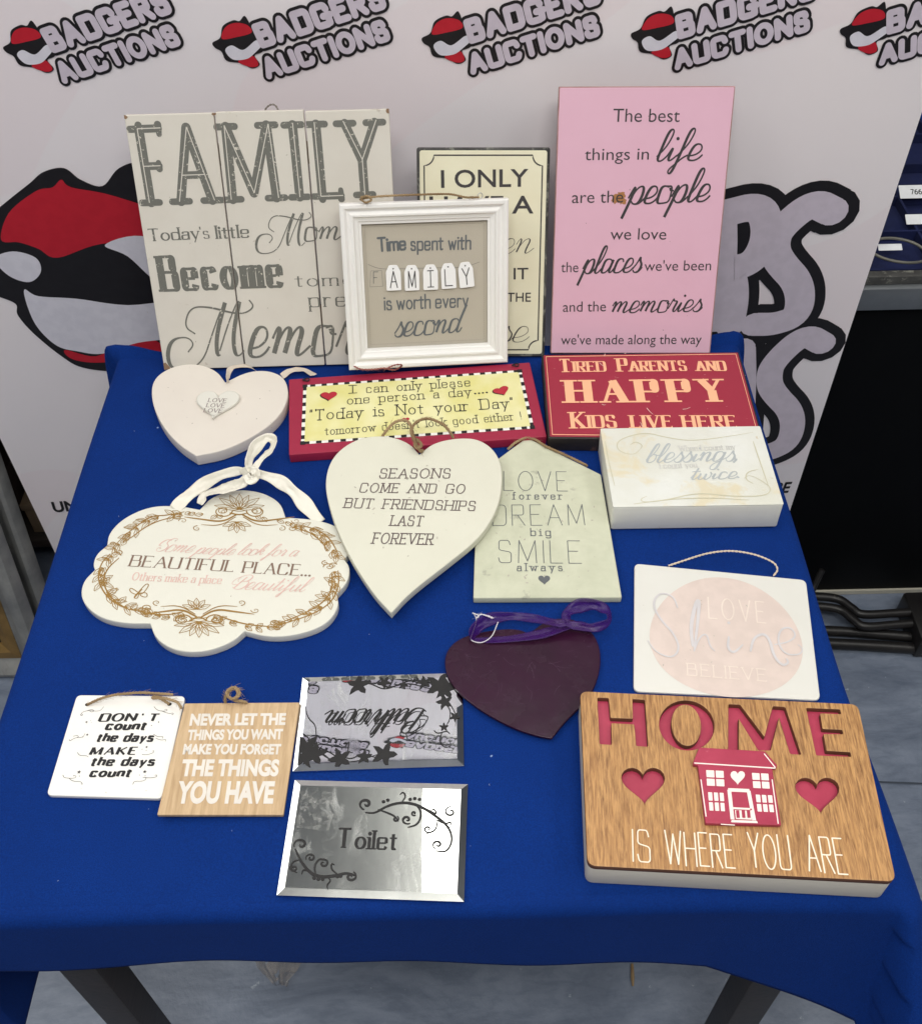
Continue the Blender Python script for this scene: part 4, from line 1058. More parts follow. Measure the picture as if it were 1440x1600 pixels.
rope('jute_hanger', sw(S, [(793, 702, .008), (806, 691, .012), (822, 684, .012), (836, 687, .0112), (852, 697, .0112), (872, 706, .0112), (894, 716, .0112), (910, 724, .010), (917, 728, .006)]), .0016, S.root, M['jute'], 3, None, 30)

# ---- SEASONS heart
S = flat('seasons_heart', 'large cream wooden heart reading SEASONS COME AND GO BUT FRIENDSHIPS LAST FOREVER', 'heart plaque', (520, 880), .0225, (780, 880), .0215, (520, 700), .030, .0105)
HS = [(655, 710), (655, 710), (640, 692), (606, 680), (560, 683), (520, 710), (506, 752), (516, 800), (540, 860), (580, 925), (611, 958), (611, 958), (640, 926), (700, 880), (752, 838), (780, 790), (786, 740), (776, 706), (748, 685), (712, 684), (676, 692)]
slab('heart_board', [shape_px(S, HS)], S.T, S.root, (paint('warm_white', (218, 217, 202), (208, 206, 190), .55, .2, .70, (170, 158, 150), 40, .08, .3, .6),), .0011)
k_ = Ink(S.T + .0003); M['ink_brown'] = ink('ink_brown', (92, 78, 78), .6, .66, (226, 220, 212))
tw = dict(wt=.085, serif=.10, sthick=.08, track=.30, slant=.12)
for s_, l, r, h in (('SEASONS', (590, 748), (704, 748), 16), ('COME AND GO', (559, 770), (727, 772), 15.5), ('BUT FRIENDSHIPS', (535, 794), (743, 799), 16), ('LAST', (607, 822), (661, 823), 17), ('FOREVER', (579, 850), (677, 852), 18)):
    T(S, 'r', s_, l, r, h, k_, space=.75, **tw)
k_.build('lettering', M['ink_brown'], S.root)
rope('jute_hanger', sw(S, [(596, 684, .024), (604, 672, .032), (618, 659, .038), (634, 657, .042), (642, 666, .044), (646, 682, .040), (654, 702, .034), (648, 690, .041), (642, 674, .048), (650, 660, .050), (668, 654, .048), (690, 662, .042), (702, 674, .034), (708, 684, .026)]), .0018, S.root, M['jute'], 3, None, 90)
rope('jute_knot', sw(S, [(645, 684, .038), (653, 688, .042), (658, 696, .040), (650, 700, .038), (648, 692, .041), (656, 704, .034), (660, 704, .030)]), .0020, S.root, M['jute'], 3, None, 40)

# ---- BEAUTIFUL PLACE plaque
S = flat('scalloped_plaque', 'scalloped cream plaque with gold scrolls reading BEAUTIFUL PLACE', 'plaque', (150, 960), .010, (520, 960), .010, (150, 800), .010, .010)
SC = [(310, 797), (310, 797), (286, 792), (240, 790), (196, 806), (168, 834), (166, 852), (166, 852), (146, 868), (146, 888), (148, 892), (148, 892), (128, 912), (124, 940), (150, 968), (196, 978), (234, 975), (234, 975), (238, 996), (262, 1014), (304, 1020), (346, 1014), (368, 1002), (380, 988), (380, 988), (410, 996), (460, 992), (500, 984), (528, 956), (526, 930), (526, 930), (540, 914), (545, 888), (538, 872), (538, 872), (548, 862), (544, 830), (514, 814), (480, 808), (446, 808), (446, 808), (440, 784), (420, 772), (388, 766), (352, 767), (324, 778)]
SC = [(312, 796), (312, 796), (280, 790), (236, 790), (194, 808), (170, 832), (167, 852), (167, 852), (150, 866), (145, 882), (148, 890), (148, 890), (128, 910), (126, 938), (152, 964), (192, 974), (234, 974), (234, 974), (244, 1000), (276, 1018), (320, 1019), (362, 1004), (382, 986), (382, 986), (420, 996), (466, 992), (510, 976), (530, 948), (526, 928), (526, 928), (544, 908), (547, 886), (538, 874), (538, 874), (552, 856), (540, 828), (500, 812), (446, 808), (446, 808), (438, 784), (408, 768), (368, 764), (330, 776)]
slab('board', [shape_px(S, SC, True, 3)], S.T, S.root, (paint('plaque_white', (222, 221, 210), (216, 214, 202), .4, .15, .72, (190, 180, 165), 50, .04, .45, .5),), .0012)
k_ = Ink(S.T + .0003); M['rose_ink'] = ink('rose_gold_ink', (214, 178, 170), .45); M['bronze_ink'] = ink('bronze_ink', (122, 98, 84), .45); M['gold'] = ink('gold_ink', (158, 122, 62), .38); M['gold'].node_tree.nodes['Principled BSDF'].inputs['Metallic'].default_value = .35
T(S, 'r', 'BEAUTIFUL', (199, 885), (366, 894), 18, k_, wt=.14, thin=.045, serif=.07, sthick=.04, track=.24)
T(S, 'r', 'PLACE...', (376, 895), (486, 901), 18, k_, wt=.14, thin=.045, serif=.07, sthick=.04, track=.24)
k_.build('bronze_lettering', M['bronze_ink'], S.root); k_ = Ink(S.T + .0003)
T(S, 's', 'Some', (238, 860), (300, 863), 19, k_, wt=.075, thin=.03, slant=.6, track=.05)
T(S, 's', 'people', (303, 864), (364, 867), 16, k_, wt=.085, thin=.035, slant=.6, track=.05)
T(S, 's', 'look for a', (370, 866), (464, 869), 16, k_, wt=.085, thin=.035, slant=.6, track=.05, space=.35)
T(S, 'r', 'Others make a place', (204, 907), (346, 913), 13, k_, wt=.11, thin=.05, serif=.06, track=.24)
T(S, 's', 'Beautiful', (354, 919), (476, 924), 20, k_, wt=.08, thin=.03, slant=.5, track=.05)
k_.build('rose_lettering', M['rose_ink'], S.root); k_ = Ink(S.T + .0003)
def scroll(cx, cy, r0, turns, a0, w, ccw=1, sq=.62):
    """spiral in photo pixels, foreshortened"""
    P = []
    n = int(18 * turns)
    for i in range(n + 1):
        t = i / n; r_ = r0 * (1 - t * .92); a_ = a0 + ccw * 2 * math.pi * turns * t
        P.append(S.p(cx + r_ * math.cos(a_), cy - r_ * sq * math.sin(a_)))
    k_.stroke(P, w / 1000, w / 2500, True)
def leaf(cx, cy, ang, L, w, veins=True, hollow=True):
    """pointed acanthus leaf outline from a base point, pixels"""
    ca, sa = math.cos(ang), math.sin(ang)
    def q(x, y): return S.p(cx + x * ca - y * sa, cy - (x * sa + y * ca) * .72)
    up = [q(L * t, w * f) for t, f in ((0, .1), (.25, .75), (.42, .7), (.5, 1.0), (.72, .7), (1, 0))]
    dn = [q(L * t, -w * f) for t, f in ((0, .1), (.25, .75), (.42, .7), (.5, 1.0), (.72, .7), (1, 0))]
    k_.stroke(bspl(up, it=1), .0009, .0006); k_.stroke(bspl(dn, it=1), .0009, .0006)
    k_.stroke([q(0, 0), q(L * .5, w * .08), q(L * .85, 0)], .0011, .0002)
for (cx, cy, sgn) in ((374, 800, 1), (311, 968, -1)):       # palmette of fanned leaves, top one up and bottom one down
    for i in range(7):
        a_ = R(90 * sgn) + R(26 * (i - 3)) * 1; leaf(cx, cy - sgn * 4, a_ + (0 if sgn > 0 else 0), 34 if i in (2, 3, 4) else 40, 6)
    for i in range(5): leaf(cx - 4, cy + sgn * 16, -R(90 * sgn) + R(34 * (i - 2)), 24, 5)
    pstroke(S, [(cx - 14, cy + 2), (cx, cy + 5 * sgn), (cx + 12, cy + 2)], 2.2, 1.2, k_); pstroke(S, [(cx - 14, cy - 3), (cx, cy), (cx + 12, cy - 3)], .7, .7, k_)
    for d in (-1, 1):
        scroll(cx + d * 26, cy - sgn * 1, 15, 1.6, R(0 if d < 0 else 180), 1.5, d * sgn); scroll(cx + d * 26, cy - sgn * 1, 9, 1.3, R(40), 1.0, -d)
        pstroke(S, [(cx + d * 4, cy + 4 * sgn), (cx + d * 26, cy + 16 * sgn), (cx + d * 56, cy + 12 * sgn), (cx + d * 86, cy + 8 * sgn)], 1.6, .5, k_, belly=2.2)
        pstroke(S, [(cx + d * 6, cy + 8 * sgn), (cx + d * 30, cy + 22 * sgn), (cx + d * 60, cy + 20 * sgn)], .8, .3, k_, belly=1.2)
        scroll(cx + d * 66, cy + sgn * 26, 7, 1.2, R(90 * sgn), 1.0, -d * sgn); scroll(cx + d * 88, cy + sgn * 14, 7, 1.2, R(180), .9, d)
def run(P, side, n, L):
    """a stem with overlapping acanthus leaves along it"""
    Q = bspl([Vector(q) for q in P], it=2); m = len(Q)
    for i in range(n):
        j = min(m - 2, int(m * (i + .5) / n)); t = (Q[j + 1] - Q[j - 1]).normalized(); a_ = math.atan2(-t.y, t.x)
        for sd in side: leaf(Q[j].x, Q[j].y, a_ + sd * (.55 + .25 * math.sin(i * 2.1)), L * (.75 + .35 * math.sin(math.pi * (i + .5) / n)), 4.2)
run([(286, 803), (250, 808), (224, 818), (200, 838), (178, 858)], (1, -1), 8, 20)
run([(458, 822), (488, 828), (510, 842), (526, 870)], (1, -1), 7, 20)
run([(176, 868), (160, 884), (156, 906), (168, 932), (190, 948), (222, 956)], (1, -1), 10, 21)
run([(522, 892), (526, 914), (514, 940), (484, 962), (438, 976)], (1, -1), 10, 21)
run([(350, 806), (320, 804), (296, 800)], (1,), 5, 12); run([(398, 806), (430, 812), (456, 818)], (-1,), 5, 12)
run([(290, 962), (262, 966), (232, 958)], (1, -1), 6, 13); run([(332, 964), (362, 974), (396, 982), (430, 980)], (1, -1), 7, 13)
# side runs of acanthus
for P in ([(288, 800), (258, 806), (236, 806), (214, 822), (196, 836), (176, 856)], [(286, 806), (252, 812), (226, 824), (206, 840), (190, 848)], [(462, 820), (492, 826), (512, 838), (524, 856), (530, 872)], [(456, 824), (486, 832), (504, 848), (512, 862)],
          [(172, 866), (158, 880), (152, 904), (164, 930), (184, 946), (206, 954), (226, 956)], [(186, 872), (166, 890), (160, 912), (176, 938), (200, 952)], [(528, 892), (530, 912), (520, 940), (490, 960), (440, 976), (424, 980)], [(518, 896), (520, 918), (508, 940), (474, 960), (436, 974)],
          [(224, 958), (260, 962), (286, 956)], [(340, 962), (380, 976), (428, 980)]):
    pstroke(S, P, .9, .5, k_, belly=1.5)
for (x, y, a_, L) in ((214, 820, 200, 26), (204, 832, 230, 24), (228, 814, 190, 26), (196, 842, 250, 20), (248, 808, 170, 24), (500, 840, -60, 24), (510, 846, -80, 26), (498, 832, -20, 28), (520, 862, -100, 20), (484, 828, 10, 22), (486, 834, -50, 22),
                      (158, 900, 70, 24), (160, 916, 60, 28), (168, 932, 50, 30), (184, 944, 50, 26), (156, 908, 30, 30), (166, 926, 20, 26), (204, 952, 40, 18),
                      (524, 920, 120, 26), (516, 936, 130, 28), (500, 950, 140, 28), (480, 960, 150, 26), (524, 910, 150, 26), (512, 934, 165, 26), (456, 970, 150, 22)):
    leaf(x, y, R(a_), L * .8, 5)
for (x, y, r_, a_, c_) in ((180, 868, 9, 0, 1), (186, 864, 6, 90, -1), (514, 886, 9, 180, -1), (508, 880, 6, 90, 1), (176, 850, 5, 0, 1), (520, 884, 7, 30, 1), (230, 950, 8, 200, -1), (428, 974, 8, 0, 1), (278, 808, 8, 90, 1), (456, 826, 7, 60, -1)): scroll(x, y, r_, 1.4, R(a_), 1.1, c_)
# butterfly
for P in ([(216, 926), (204, 918), (202, 924), (212, 930)], [(216, 926), (228, 912), (234, 914), (222, 930)], [(216, 926), (208, 934), (214, 936), (217, 930)], [(218, 927), (230, 926), (230, 934), (220, 932)]): pstroke(S, P + [P[0]], .9, .9, k_)
pstroke(S, [(210, 934), (222, 921)], 1.4, .8, k_)
k_.build('gold_scrollwork', M['gold'], S.root)
M['satin'] = paint('white_satin', (232, 228, 216), (218, 212, 198), .32, .4, bmp=.05, spec=.6)
band('ribbon_left', sw(S, [(272, 796, .010), (290, 778, .016), (316, 758, .024), (346, 742, .034), (372, 736, .040), (391, 738, .044)]), [.013, .014, .014, .012, .009, .006], S.root, M['satin'], [(.2, -.2, 1), (.3, -.3, 1), (.2, -.5, 1), (0, -.6, .9), (.3, -.6, .7), (.5, -.5, .7)], ruffle=.25)
band('ribbon_fold', sw(S, [(312, 788, .014), (322, 772, .020), (348, 764, .026), (376, 756, .034), (391, 740, .042)]), [.009, .012, .016, .014, .006], S.root, M['satin'], [(0, .4, 1), (0, .2, 1), (0, .1, 1), (.2, -.3, 1), (.5, -.5, .7)], ruffle=.4)
band('ribbon_right', sw(S, [(391, 738, .044), (410, 742, .040), (436, 752, .032), (458, 768, .022), (478, 790, .014), (500, 816, .008)]), [.006, .010, .014, .014, .016, .014], S.root, M['satin'], [(.3, -.6, .7), (-.2, -.6, .8), (-.3, -.4, 1), (-.4, -.3, .9), (-.2, -.2, 1), (0, 0, 1)], ruffle=.2)
band('ribbon_knot', sw(S, [(378, 742, .042), (388, 734, .050), (398, 736, .052), (400, 746, .046), (390, 750, .044), (384, 742, .048)]), .009, S.root, M['satin'], [(0, -.6, .8)] * 6, ruffle=.6)
band('ribbon_loop', sw(S, [(391, 738, .048), (388, 722, .052), (398, 700, .056), (416, 684, .058), (428, 688, .056), (424, 702, .052), (408, 718, .050), (394, 736, .048)]), [.006, .011, .013, .011, .010, .012, .010, .006], S.root, M['satin'], [(.7, -.5, .6), (.8, -.3, .6), (.6, -.5, .6), (0, -.7, .7), (-.5, -.6, .6), (-.7, -.4, .6), (-.6, -.5, .6), (.4, -.6, .7)], ruffle=.35)

# ---- purple heart
S = flat('purple_heart', 'thin glossy dark purple heart with purple organza ribbon', 'heart plaque', (700, 1100), .0085, (930, 1100), .0060, (700, 1020), .0075, .003)
m, nt, b = new_mat('dark_plum_gloss'); v = coords(nt)
c = mixc(nt, nz(nt, v, 12, 4, .6, .3, .7), lin((50, 14, 42)), lin((38, 10, 32)))
c = mixc(nt, mul(nt, nz(nt, v, 34, 5, .7, .60, .66, 1.6), .35), c, lin((62, 36, 62)))
nt.links.new(c, b.inputs['Base Color']); rr = nz(nt, v, 26, 4, .6, .4, .7); mr = nt.nodes.new('ShaderNodeMapRange'); mr.inputs[3].default_value = .2; mr.inputs[4].default_value = .34; b.inputs['Specular IOR Level'].default_value = .3; nt.links.new(rr, mr.inputs[0]); nt.links.new(mr.outputs[0], b.inputs['Roughness'])
bump(nt, b, nz(nt, v, 60, 3, .5, .3, .7), .12, .001); M['plum'] = m
HV = [(832, 992), (832, 992), (800, 980), (748, 988), (704, 1006), (692, 1040), (710, 1082), (756, 1118), (812, 1144), (854, 1152), (868, 1148), (868, 1148), (896, 1110), (930, 1076), (940, 1030), (930, 990), (896, 966), (856, 970)]
HV = [(826, 990), (826, 990), (808, 982), (768, 984), (716, 996), (692, 1024), (700, 1066), (740, 1104), (796, 1136), (838, 1150), (862, 1154), (862, 1154), (884, 1126), (924, 1088), (940, 1040), (934, 996), (900, 966), (858, 966)]
slab('heart_plate', [shape_px(S, HV)], S.T, S.root, (M['plum'],), .0008)
sc = Ink(S.T + .0002)
for _ in range(46):
    c = S.p(random.uniform(720, 920), random.uniform(1005, 1110)); r_ = random.uniform(.004, .03); a0 = random.uniform(0, 6.28); n = 6
    if c.y > 0: sc.stroke([c + Vector((r_ * math.cos(a0 + i * .12), r_ * math.sin(a0 + i * .12))) - Vector((r_ * math.cos(a0), r_ * math.sin(a0))) for i in range(n)], .00012, .00008)
sc.build('fine_scratches', ink('scratch_mauve', (104, 80, 104)), S.root)
m, nt, b = new_mat('organza'); b.inputs['Base Color'].default_value = (*lin((58, 10, 100)), 1); b.inputs['Roughness'].default_value = .35; b.inputs['Alpha'].default_value = .55
b.inputs['Specular IOR Level'].default_value = .3; M['organza'] = m
band('organza_ribbon', sw(S, [(736, 1002, .008), (742, 984, .014), (764, 968, .017), (800, 963, .016), (836, 967, .016), (872, 974, .018), (884, 973, .018)]), [.004, .014, .012, .009, .008, .008, .006], S.root, M['organza'], [(.8, -.4, .5), (.6, -.5, .7), (0, -.6, .8), (0, -.6, .8), (0, -.5, .9), (0, -.5, .9), (0, -.5, .9)], ruffle=.3)
band('organza_loop', sw(S, [(884, 973, .018), (886, 958, .022), (904, 947, .025), (930, 945, .025), (949, 957, .022), (948, 973, .018), (926, 981, .016), (900, 978, .016), (884, 974, .018)]), [.006, .011, .013, .012, .009, .008, .009, .008, .006], S.root, M['organza'], [(0, -.5, .8), (-.6, -.4, .7), (-.2, -.7, .7), (.1, -.8, .6), (.7, -.5, .5), (.6, -.5, .6), (0, -.6, .8), (0, -.5, .9), (0, -.5, .9)], ruffle=.3)
band('organza_fold', sw(S, [(738, 1000, .007), (780, 1000, .008), (840, 992, .010), (900, 976, .012), (928, 984, .010)]), [.004, .008, .010, .009, .006], S.root, M['organza'], [(0, 0, 1)] * 5, ruffle=.2)
M['thread'] = ink('white_thread', (214, 210, 214), .5)
rope('white_thread', sw(S, [(740, 958, .020), (744, 970, .016), (738, 990, .010), (736, 1000, .009), (752, 1004, .012), (768, 994, .014), (778, 972, .018)]), .0006, S.root, M['thread'], 2)
rope('thread_knot', sw(S, [(738, 958, .020), (748, 962, .022), (744, 966, .020), (752, 960, .022), (770, 966, .022), (762, 962, .020)]), .0008, S.root, M['thread'], 2, None, 24)

# ---- Shine card
S = flat('shine_sign', 'glossy white card with pale blush oval, faint silver Shine and thin cord', 'sign', (989, 1080), .0035, (1283, 1096), .0035, (990.9, 880.1), .0035, .0035)
M['gloss_white'] = paint('gloss_white', (220, 219, 213), (213, 211, 204), .28, .25, .71, (160, 150, 140), 60, .03, .5, .5)
P4 = [S.p(*q) for q in ((989.5, 1080), (1281.5, 1094), (1259, 906), (990.9, 880.1))]
slab('card', [rpoly([tuple(q) for q in P4], .0065, 6)], S.T, S.root, (M['gloss_white'],), .001)
k_ = Ink(S.T + .0002); M['blush'] = ink('blush_print', (212, 196, 188), .35)
k_.poly([tuple(S.p(*q)) for q in [(1134 + 119 * math.cos(t) + 6 * math.sin(2 * t), 996 + 93 * math.sin(t) + 12 * math.cos(t)) for t in [i * 2 * math.pi / 60 for i in range(60)]]])
k_.build('blush_oval', M['blush'], S.root); k_ = Ink(S.T + .0005)
T(S, 'r', 'LOVE', (1106, 967), (1197, 975), 34, k_, wt=.05, track=.4, round_=True); T(S, 'r', 'BELIEVE', (1072, 1056), (1199, 1066), 20, k_, wt=.08, track=.3, serif=.05)
k_.build('white_lettering', ink('pearl_ink', (228, 214, 204), .3), S.root); k_ = Ink(S.T + .0008)
for P, a_, b_ in (([(1058, 950), (1052, 932), (1030, 926), (1018, 944), (1032, 970), (1052, 990), (1062, 1014), (1050, 1030), (1024, 1020), (1012, 1002)], 1.5, 1),
              ([(1082, 1010), (1078, 980), (1086, 944), (1092, 936), (1090, 970), (1084, 1018)], 2.6, 1.5), ([(1084, 1018), (1092, 996), (1104, 990), (1108, 1010), (1116, 1018)], 1.2, 1), ([(1138, 996), (1136, 1014), (1146, 1022), (1160, 1008)], 1.8, 1),
              ([(1172, 1018), (1176, 998), (1192, 990), (1202, 1000), (1208, 1026), (1222, 1042), (1232, 1036), (1228, 1030)], 2.0, 1.4), ([(1210, 1008), (1232, 1004), (1244, 994), (1234, 980), (1218, 984), (1214, 1004), (1226, 1024), (1250, 1024), (1254, 1014), (1246, 1008)], 1.4, .8)):
    pstroke(S, P, a_, b_, k_, belly=a_ * 1.5)
c = S.p(1138, 974); k_.disc(c, .0016); M['silver_ink'] = ink('silver_ink', (204, 200, 202), .3)
k_.build('silver_lettering', M['silver_ink'], S.root)
M['cord'] = paint('white_cord', (222, 206, 188), (200, 180, 160), .8, .3)
rope('thin_cord', sw(S, [(1044, 884, .004), (1068, 876, .008), (1104, 865, .014), (1140, 861, .018), (1176, 866, .018), (1206, 878, .014), (1214, 890, .008), (1208, 900, .004)]), .0011, S.root, M['cord'], 2)

# ---- HOME block
S = flat('home_block', 'thick oak veneered block with carved HOME letters, hearts and raised red house', 'sign', (917.6, 1353), .035, (1400, 1378), .035, (906, 1080), .035, .035)
M['oak'] = wood('oak_veneer', (196, 150, 96), (112, 72, 40), (178, 130, 78), .42, 3.0, 0)
M['veneer_edge'] = paint('veneer_edge', (112, 74, 52), (90, 58, 42), .6, .4)
M['blockside'] = paint('block_side', (214, 208, 198), (204, 196, 184), .6, .2)
M['raspberry'] = paint('raspberry_stain', (176, 60, 86), (158, 46, 72), .42, .6, .66, (208, 120, 136), 30, .1, .4, .4)
P4 = [S.p(*q) for q in ((917.6, 1353), (1400, 1378), (1340, 1100.5), (906, 1080))]
def grow(P, d): c = sum(P, Vector((0, 0))) / 4; return [q + (q - c).normalized() * d for q in P]
DEP = .0065
slab('block', [rpoly([tuple(q) for q in grow(P4, -.0006)], .007, 6)], S.T - DEP, S.root, (M['blockside'],), .001)
slab('stained_recess', [rpoly([tuple(q) for q in grow(P4, -.008)], .003)], .0004, S.root, (M['raspberry'],), .0001, S.T - DEP + .0001)
def px(pts, r=.0012): return [tuple(q) for q in rpoly([S.p(*q) for q in pts], r, 3)]
def zp(pts): return [(x / 2.717 + 890, y / 2.717 + 1060) for x, y in pts]
Hh = zp([(117, 82), (165, 84), (172, 168), (268, 172), (266, 88), (318, 92), (332, 290), (282, 287), (274, 195), (176, 190), (178, 282), (127, 279)])
Mm = zp([(673, 110), (722, 112), (826, 250), (862, 118), (914, 122), (982, 324), (935, 321), (888, 165), (852, 306), (800, 306), (716, 170), (716, 306), (672, 306)])
Ee = zp([(1003, 126), (1146, 132), (1152, 152), (1062, 148), (1072, 215), (1156, 219), (1160, 237), (1076, 236), (1088, 308), (1190, 314), (1194, 333), (1046, 327)])
def ell(cx, cy, rx, ry, tilt=0, n=44):
    return zp([(cx + rx * math.cos(t) + tilt * math.sin(t), cy + ry * math.sin(t)) for t in [i * 2 * math.pi / n for i in range(n)]])
Oo = ell(496, 200, 117, 106, 6); Oi = ell(494, 199, 63, 88, 6)
def hpx(cx, cy, w, h, sh=0): 
    return [tuple(S.p(*q)) for q in zp([(cx + x + sh * y, cy - y) for x, y in heart(0, 0, w, h, 36)])]
h1_, h2_ = hpx(313, 458, 184, 156, -.06), hpx(1055, 498, 186, 152, -.14)
holes = [px(Hh), [tuple(S.p(*q)) for q in Oo], [tuple(S.p(*q)) for q in Oi], px(Mm), px(Ee), h1_, h2_]
cu_o = slab('oak_veneer', [rpoly([tuple(q) for q in P4], .0075, 6)] + holes, DEP, S.root, (M['oak'],), .0005, S.T - DEP, res=1)
# dark cut edges of the veneer
cu_o.data.materials.append(M['veneer_edge'])
for p in cu_o.data.polygons:
    if abs(p.normal.z) < .5: p.material_index = 1
hz = S.T
hs = zp([(545, 304), (822, 320), (874, 378), (872, 392), (854, 390), (892, 634), (572, 626), (540, 380), (520, 376), (520, 366)])
ho = slab('red_house', [[tuple(q) for q in rpoly([S.p(*q) for q in hs], .0008, 2)]], .0045, S.root, (M['raspberry'],), .0006, hz + .0001)
U = Up(S, .0047); k_ = Ink(hz + .0048)
def zpoly(pts): k_.poly([tuple(q) for q in rpoly([U.p(*q) for q in zp(pts)], .0005, 2)])
def zline(pts, w): k_.stroke([U.p(*q) for q in zp(pts)], w)
def grid(x0, y0, x1, y1, nx_, ny_, gx, gy, skx, sky):
    for i in range(nx_):
        for j in range(ny_):
            w, h = (x1 - x0 - gx * (nx_ - 1)) / nx_, (y1 - y0 - gy * (ny_ - 1)) / ny_; a, b_ = x0 + i * (w + gx), y0 + j * (h + gy)
            f = lambda x, y: (x + skx * (y - y0), y + sky * (x - x0)); zpoly([f(a, b_), f(a + w, b_), f(a + w, b_ + h), f(a, b_ + h)])
grid(578, 390, 652, 456, 2, 2, 6, 6, .06, .05); grid(772, 402, 842, 466, 2, 2, 6, 6, .10, .05)
grid(586, 484, 652, 562, 3, 2, 7, 7, .08, .05); grid(788, 494, 858, 566, 3, 2, 7, 7, .12, .05)
k_.poly([tuple(U.p(*q)) for q in zp([(712 + x, 424 - y) for x, y in heart(0, 0, 62, 60, 24)])])
for P in ([(672, 474), (762, 478)], [(676, 474), (690, 600)], [(758, 478), (782, 604)]): zline(P, .0032)
zpoly([(690, 548), (770, 552), (772, 560), (692, 556)]); zpoly([(686, 602), (794, 606), (798, 616), (684, 612)])
grid(700, 560, 768, 598, 1, 1, 0, 0, .1, .05)
zline([(528, 360), (872, 382)], .0012); zline([(824, 320), (872, 380)], .0010); zline([(556, 430), (578, 588)], .0010); zline([(858, 430), (884, 618)], .0010); zline([(640, 620), (700, 624)], .0008)
k_.build('white_windows', ink('cream_print', (240, 226, 220), .5, .70, (176, 60, 86)), ho)
k2 = Ink(hz + .0052)
def zpoly2(pts): k2.poly([tuple(q) for q in rpoly([U.p(*q) for q in zp(pts)], .0004, 2)])
for x in (704, 728, 750): zpoly2([(x, 562), (x + 14, 562), (x + 17, 594), (x + 3, 594)])
c = U.p(*zp([(768, 558)])[0]); k2.disc(c, .0008); k2.build('door_panels', M['raspberry'], ho)
k_ = Ink(S.T + .0002)
for s_, l, r, h in (('IS', (266, 780), (344, 786), 140), ('WHERE', (408, 792), (705, 812), 146), ('YOU', (765, 806), (946, 820), 150), ('ARE', (1014, 824), (1182, 834), 156)):
    a_, b_ = zp([l, r]); T(S, 'r', s_, a_, b_, h / 2.717, k_, wt=.038, track=.22, round_=True, serif=0, wob=.02)
k_.build('lettering', ink('chalk_ink', (240, 226, 206), .55), S.root)

# ---- DON'T count
S = flat('dont_count_sign', "small white ceramic tile reading DON'T count the days with jute string", 'sign', (72.2, 1242.7), .005, (248, 1248), .005, (119.8, 1085.8), .005, .005)
P4 = [S.p(*q) for q in ((72.2, 1242.7), (247 + 6, 1248), (289.5, 1087.5), (119.8, 1085.8))]
slab('tile', [rpoly([tuple(q) for q in P4], .005, 5)], S.T, S.root, (paint('glazed_white', (240, 238, 234), (234, 230, 224), .3, .2, .74, (140, 120, 110), 50, .03, .5, .7),), .001)
def z8(q): return (q[0] / 3.4286 + 60, q[1] / 3.4286 + 1040)
k_ = Ink(S.T + .0003); fat = dict(slant=.20, track=.34, space=.55)
for s_, l, r, h, wt_, th_ in (('DON', (316, 303), (520, 300), 45, .34, .12), ("'", (536, 303), (548, 303), 45, .2, .1), ('T', (578, 301), (640, 301), 43, .32, .14), ('count', (352, 348), (576, 348), 52, .30, .18), ('the days', (300, 411), (612, 411), 52, .27, .17),
                    ('MAKE', (268, 482), (525, 480), 44, .34, .12), ('the days', (268, 541), (618, 540), 54, .27, .17), ('count', (268, 600), (496, 600), 52, .30, .18)):
    T(S, 'r', s_, z8(l), z8(r), h / 3.4286, k_, wt=wt_, thin=th_, **fat)
k_.build('lettering', M['ink_black'], S.root); k_ = Ink(S.T + .0003)
def zs(P, w=.45, w2=.3): pstroke(S, [z8(q) for q in P], w, w2, k_)
for P in ([(225, 262), (230, 272), (240, 264), (225, 258), (260, 240), (330, 248), (350, 222)], [(262, 244), (280, 236), (300, 240), (290, 252), (276, 246)], [(620, 222), (640, 244), (690, 246), (690, 234), (676, 238)], [(660, 244), (700, 260), (724, 254), (722, 266), (714, 264)],
          [(165, 398), (170, 406), (180, 398), (200, 388), (240, 386), (250, 366)], [(188, 380), (210, 374), (216, 384), (204, 388)], [(618, 370), (640, 384), (670, 380), (664, 392)], [(630, 392), (660, 402), (684, 396), (680, 408)], [(210, 468), (220, 484), (260, 484), (268, 492)], [(556, 478), (580, 480), (616, 470), (620, 456), (610, 460)],
          [(132, 588), (136, 600), (150, 604), (196, 606), (204, 594), (190, 590)], [(166, 606), (184, 622), (230, 622), (238, 640), (228, 634)], [(560, 600), (600, 604), (636, 598), (634, 586), (624, 590)], [(506, 638), (514, 620), (560, 622), (580, 608), (570, 600)]): zs(P)
def star(cx, cy, r_):
    c = S.p(*z8((cx, cy))); k_.poly([(c.x + (r_ if i % 2 == 0 else r_ * .45) * math.cos(R(90 + 36 * i)), c.y + (r_ if i % 2 == 0 else r_ * .45) * math.sin(R(90 + 36 * i))) for i in range(10)])
for x, y, r_ in ((258, 304, .0013), (280, 296, .0004), (284, 306, .0004), (644, 304, .0009), (606, 322, .0007), (262, 372, .0013), (238, 384, .0006), (580, 438, .0013), (556, 450, .0006), (578, 456, .0006), (218, 572, .0019), (190, 592, .0006), (220, 594, .0006), (570, 570, .0019), (542, 588, .0006), (572, 592, .0006)): star(x, y, r_)
k_.build('flourishes', M['ink_charcoal'], S.root)
for q in ((262, 210), (702, 208)):
    c = S.p(*z8(q)); kk = Ink(S.T + .0002); kk.disc(c, .0022, .0018); kk.build('cord_hole', M['ink_black'], S.root)
rope('jute_string', sw(S, [(*z8((262, 210)), .006), (*z8((330, 178)), .012), (*z8((420, 156)), .016), (*z8((540, 146)), .018), (*z8((640, 150)), .016), (*z8((720, 156)), .014)]), .0013, S.root, M['jute'], 3, None, 90)
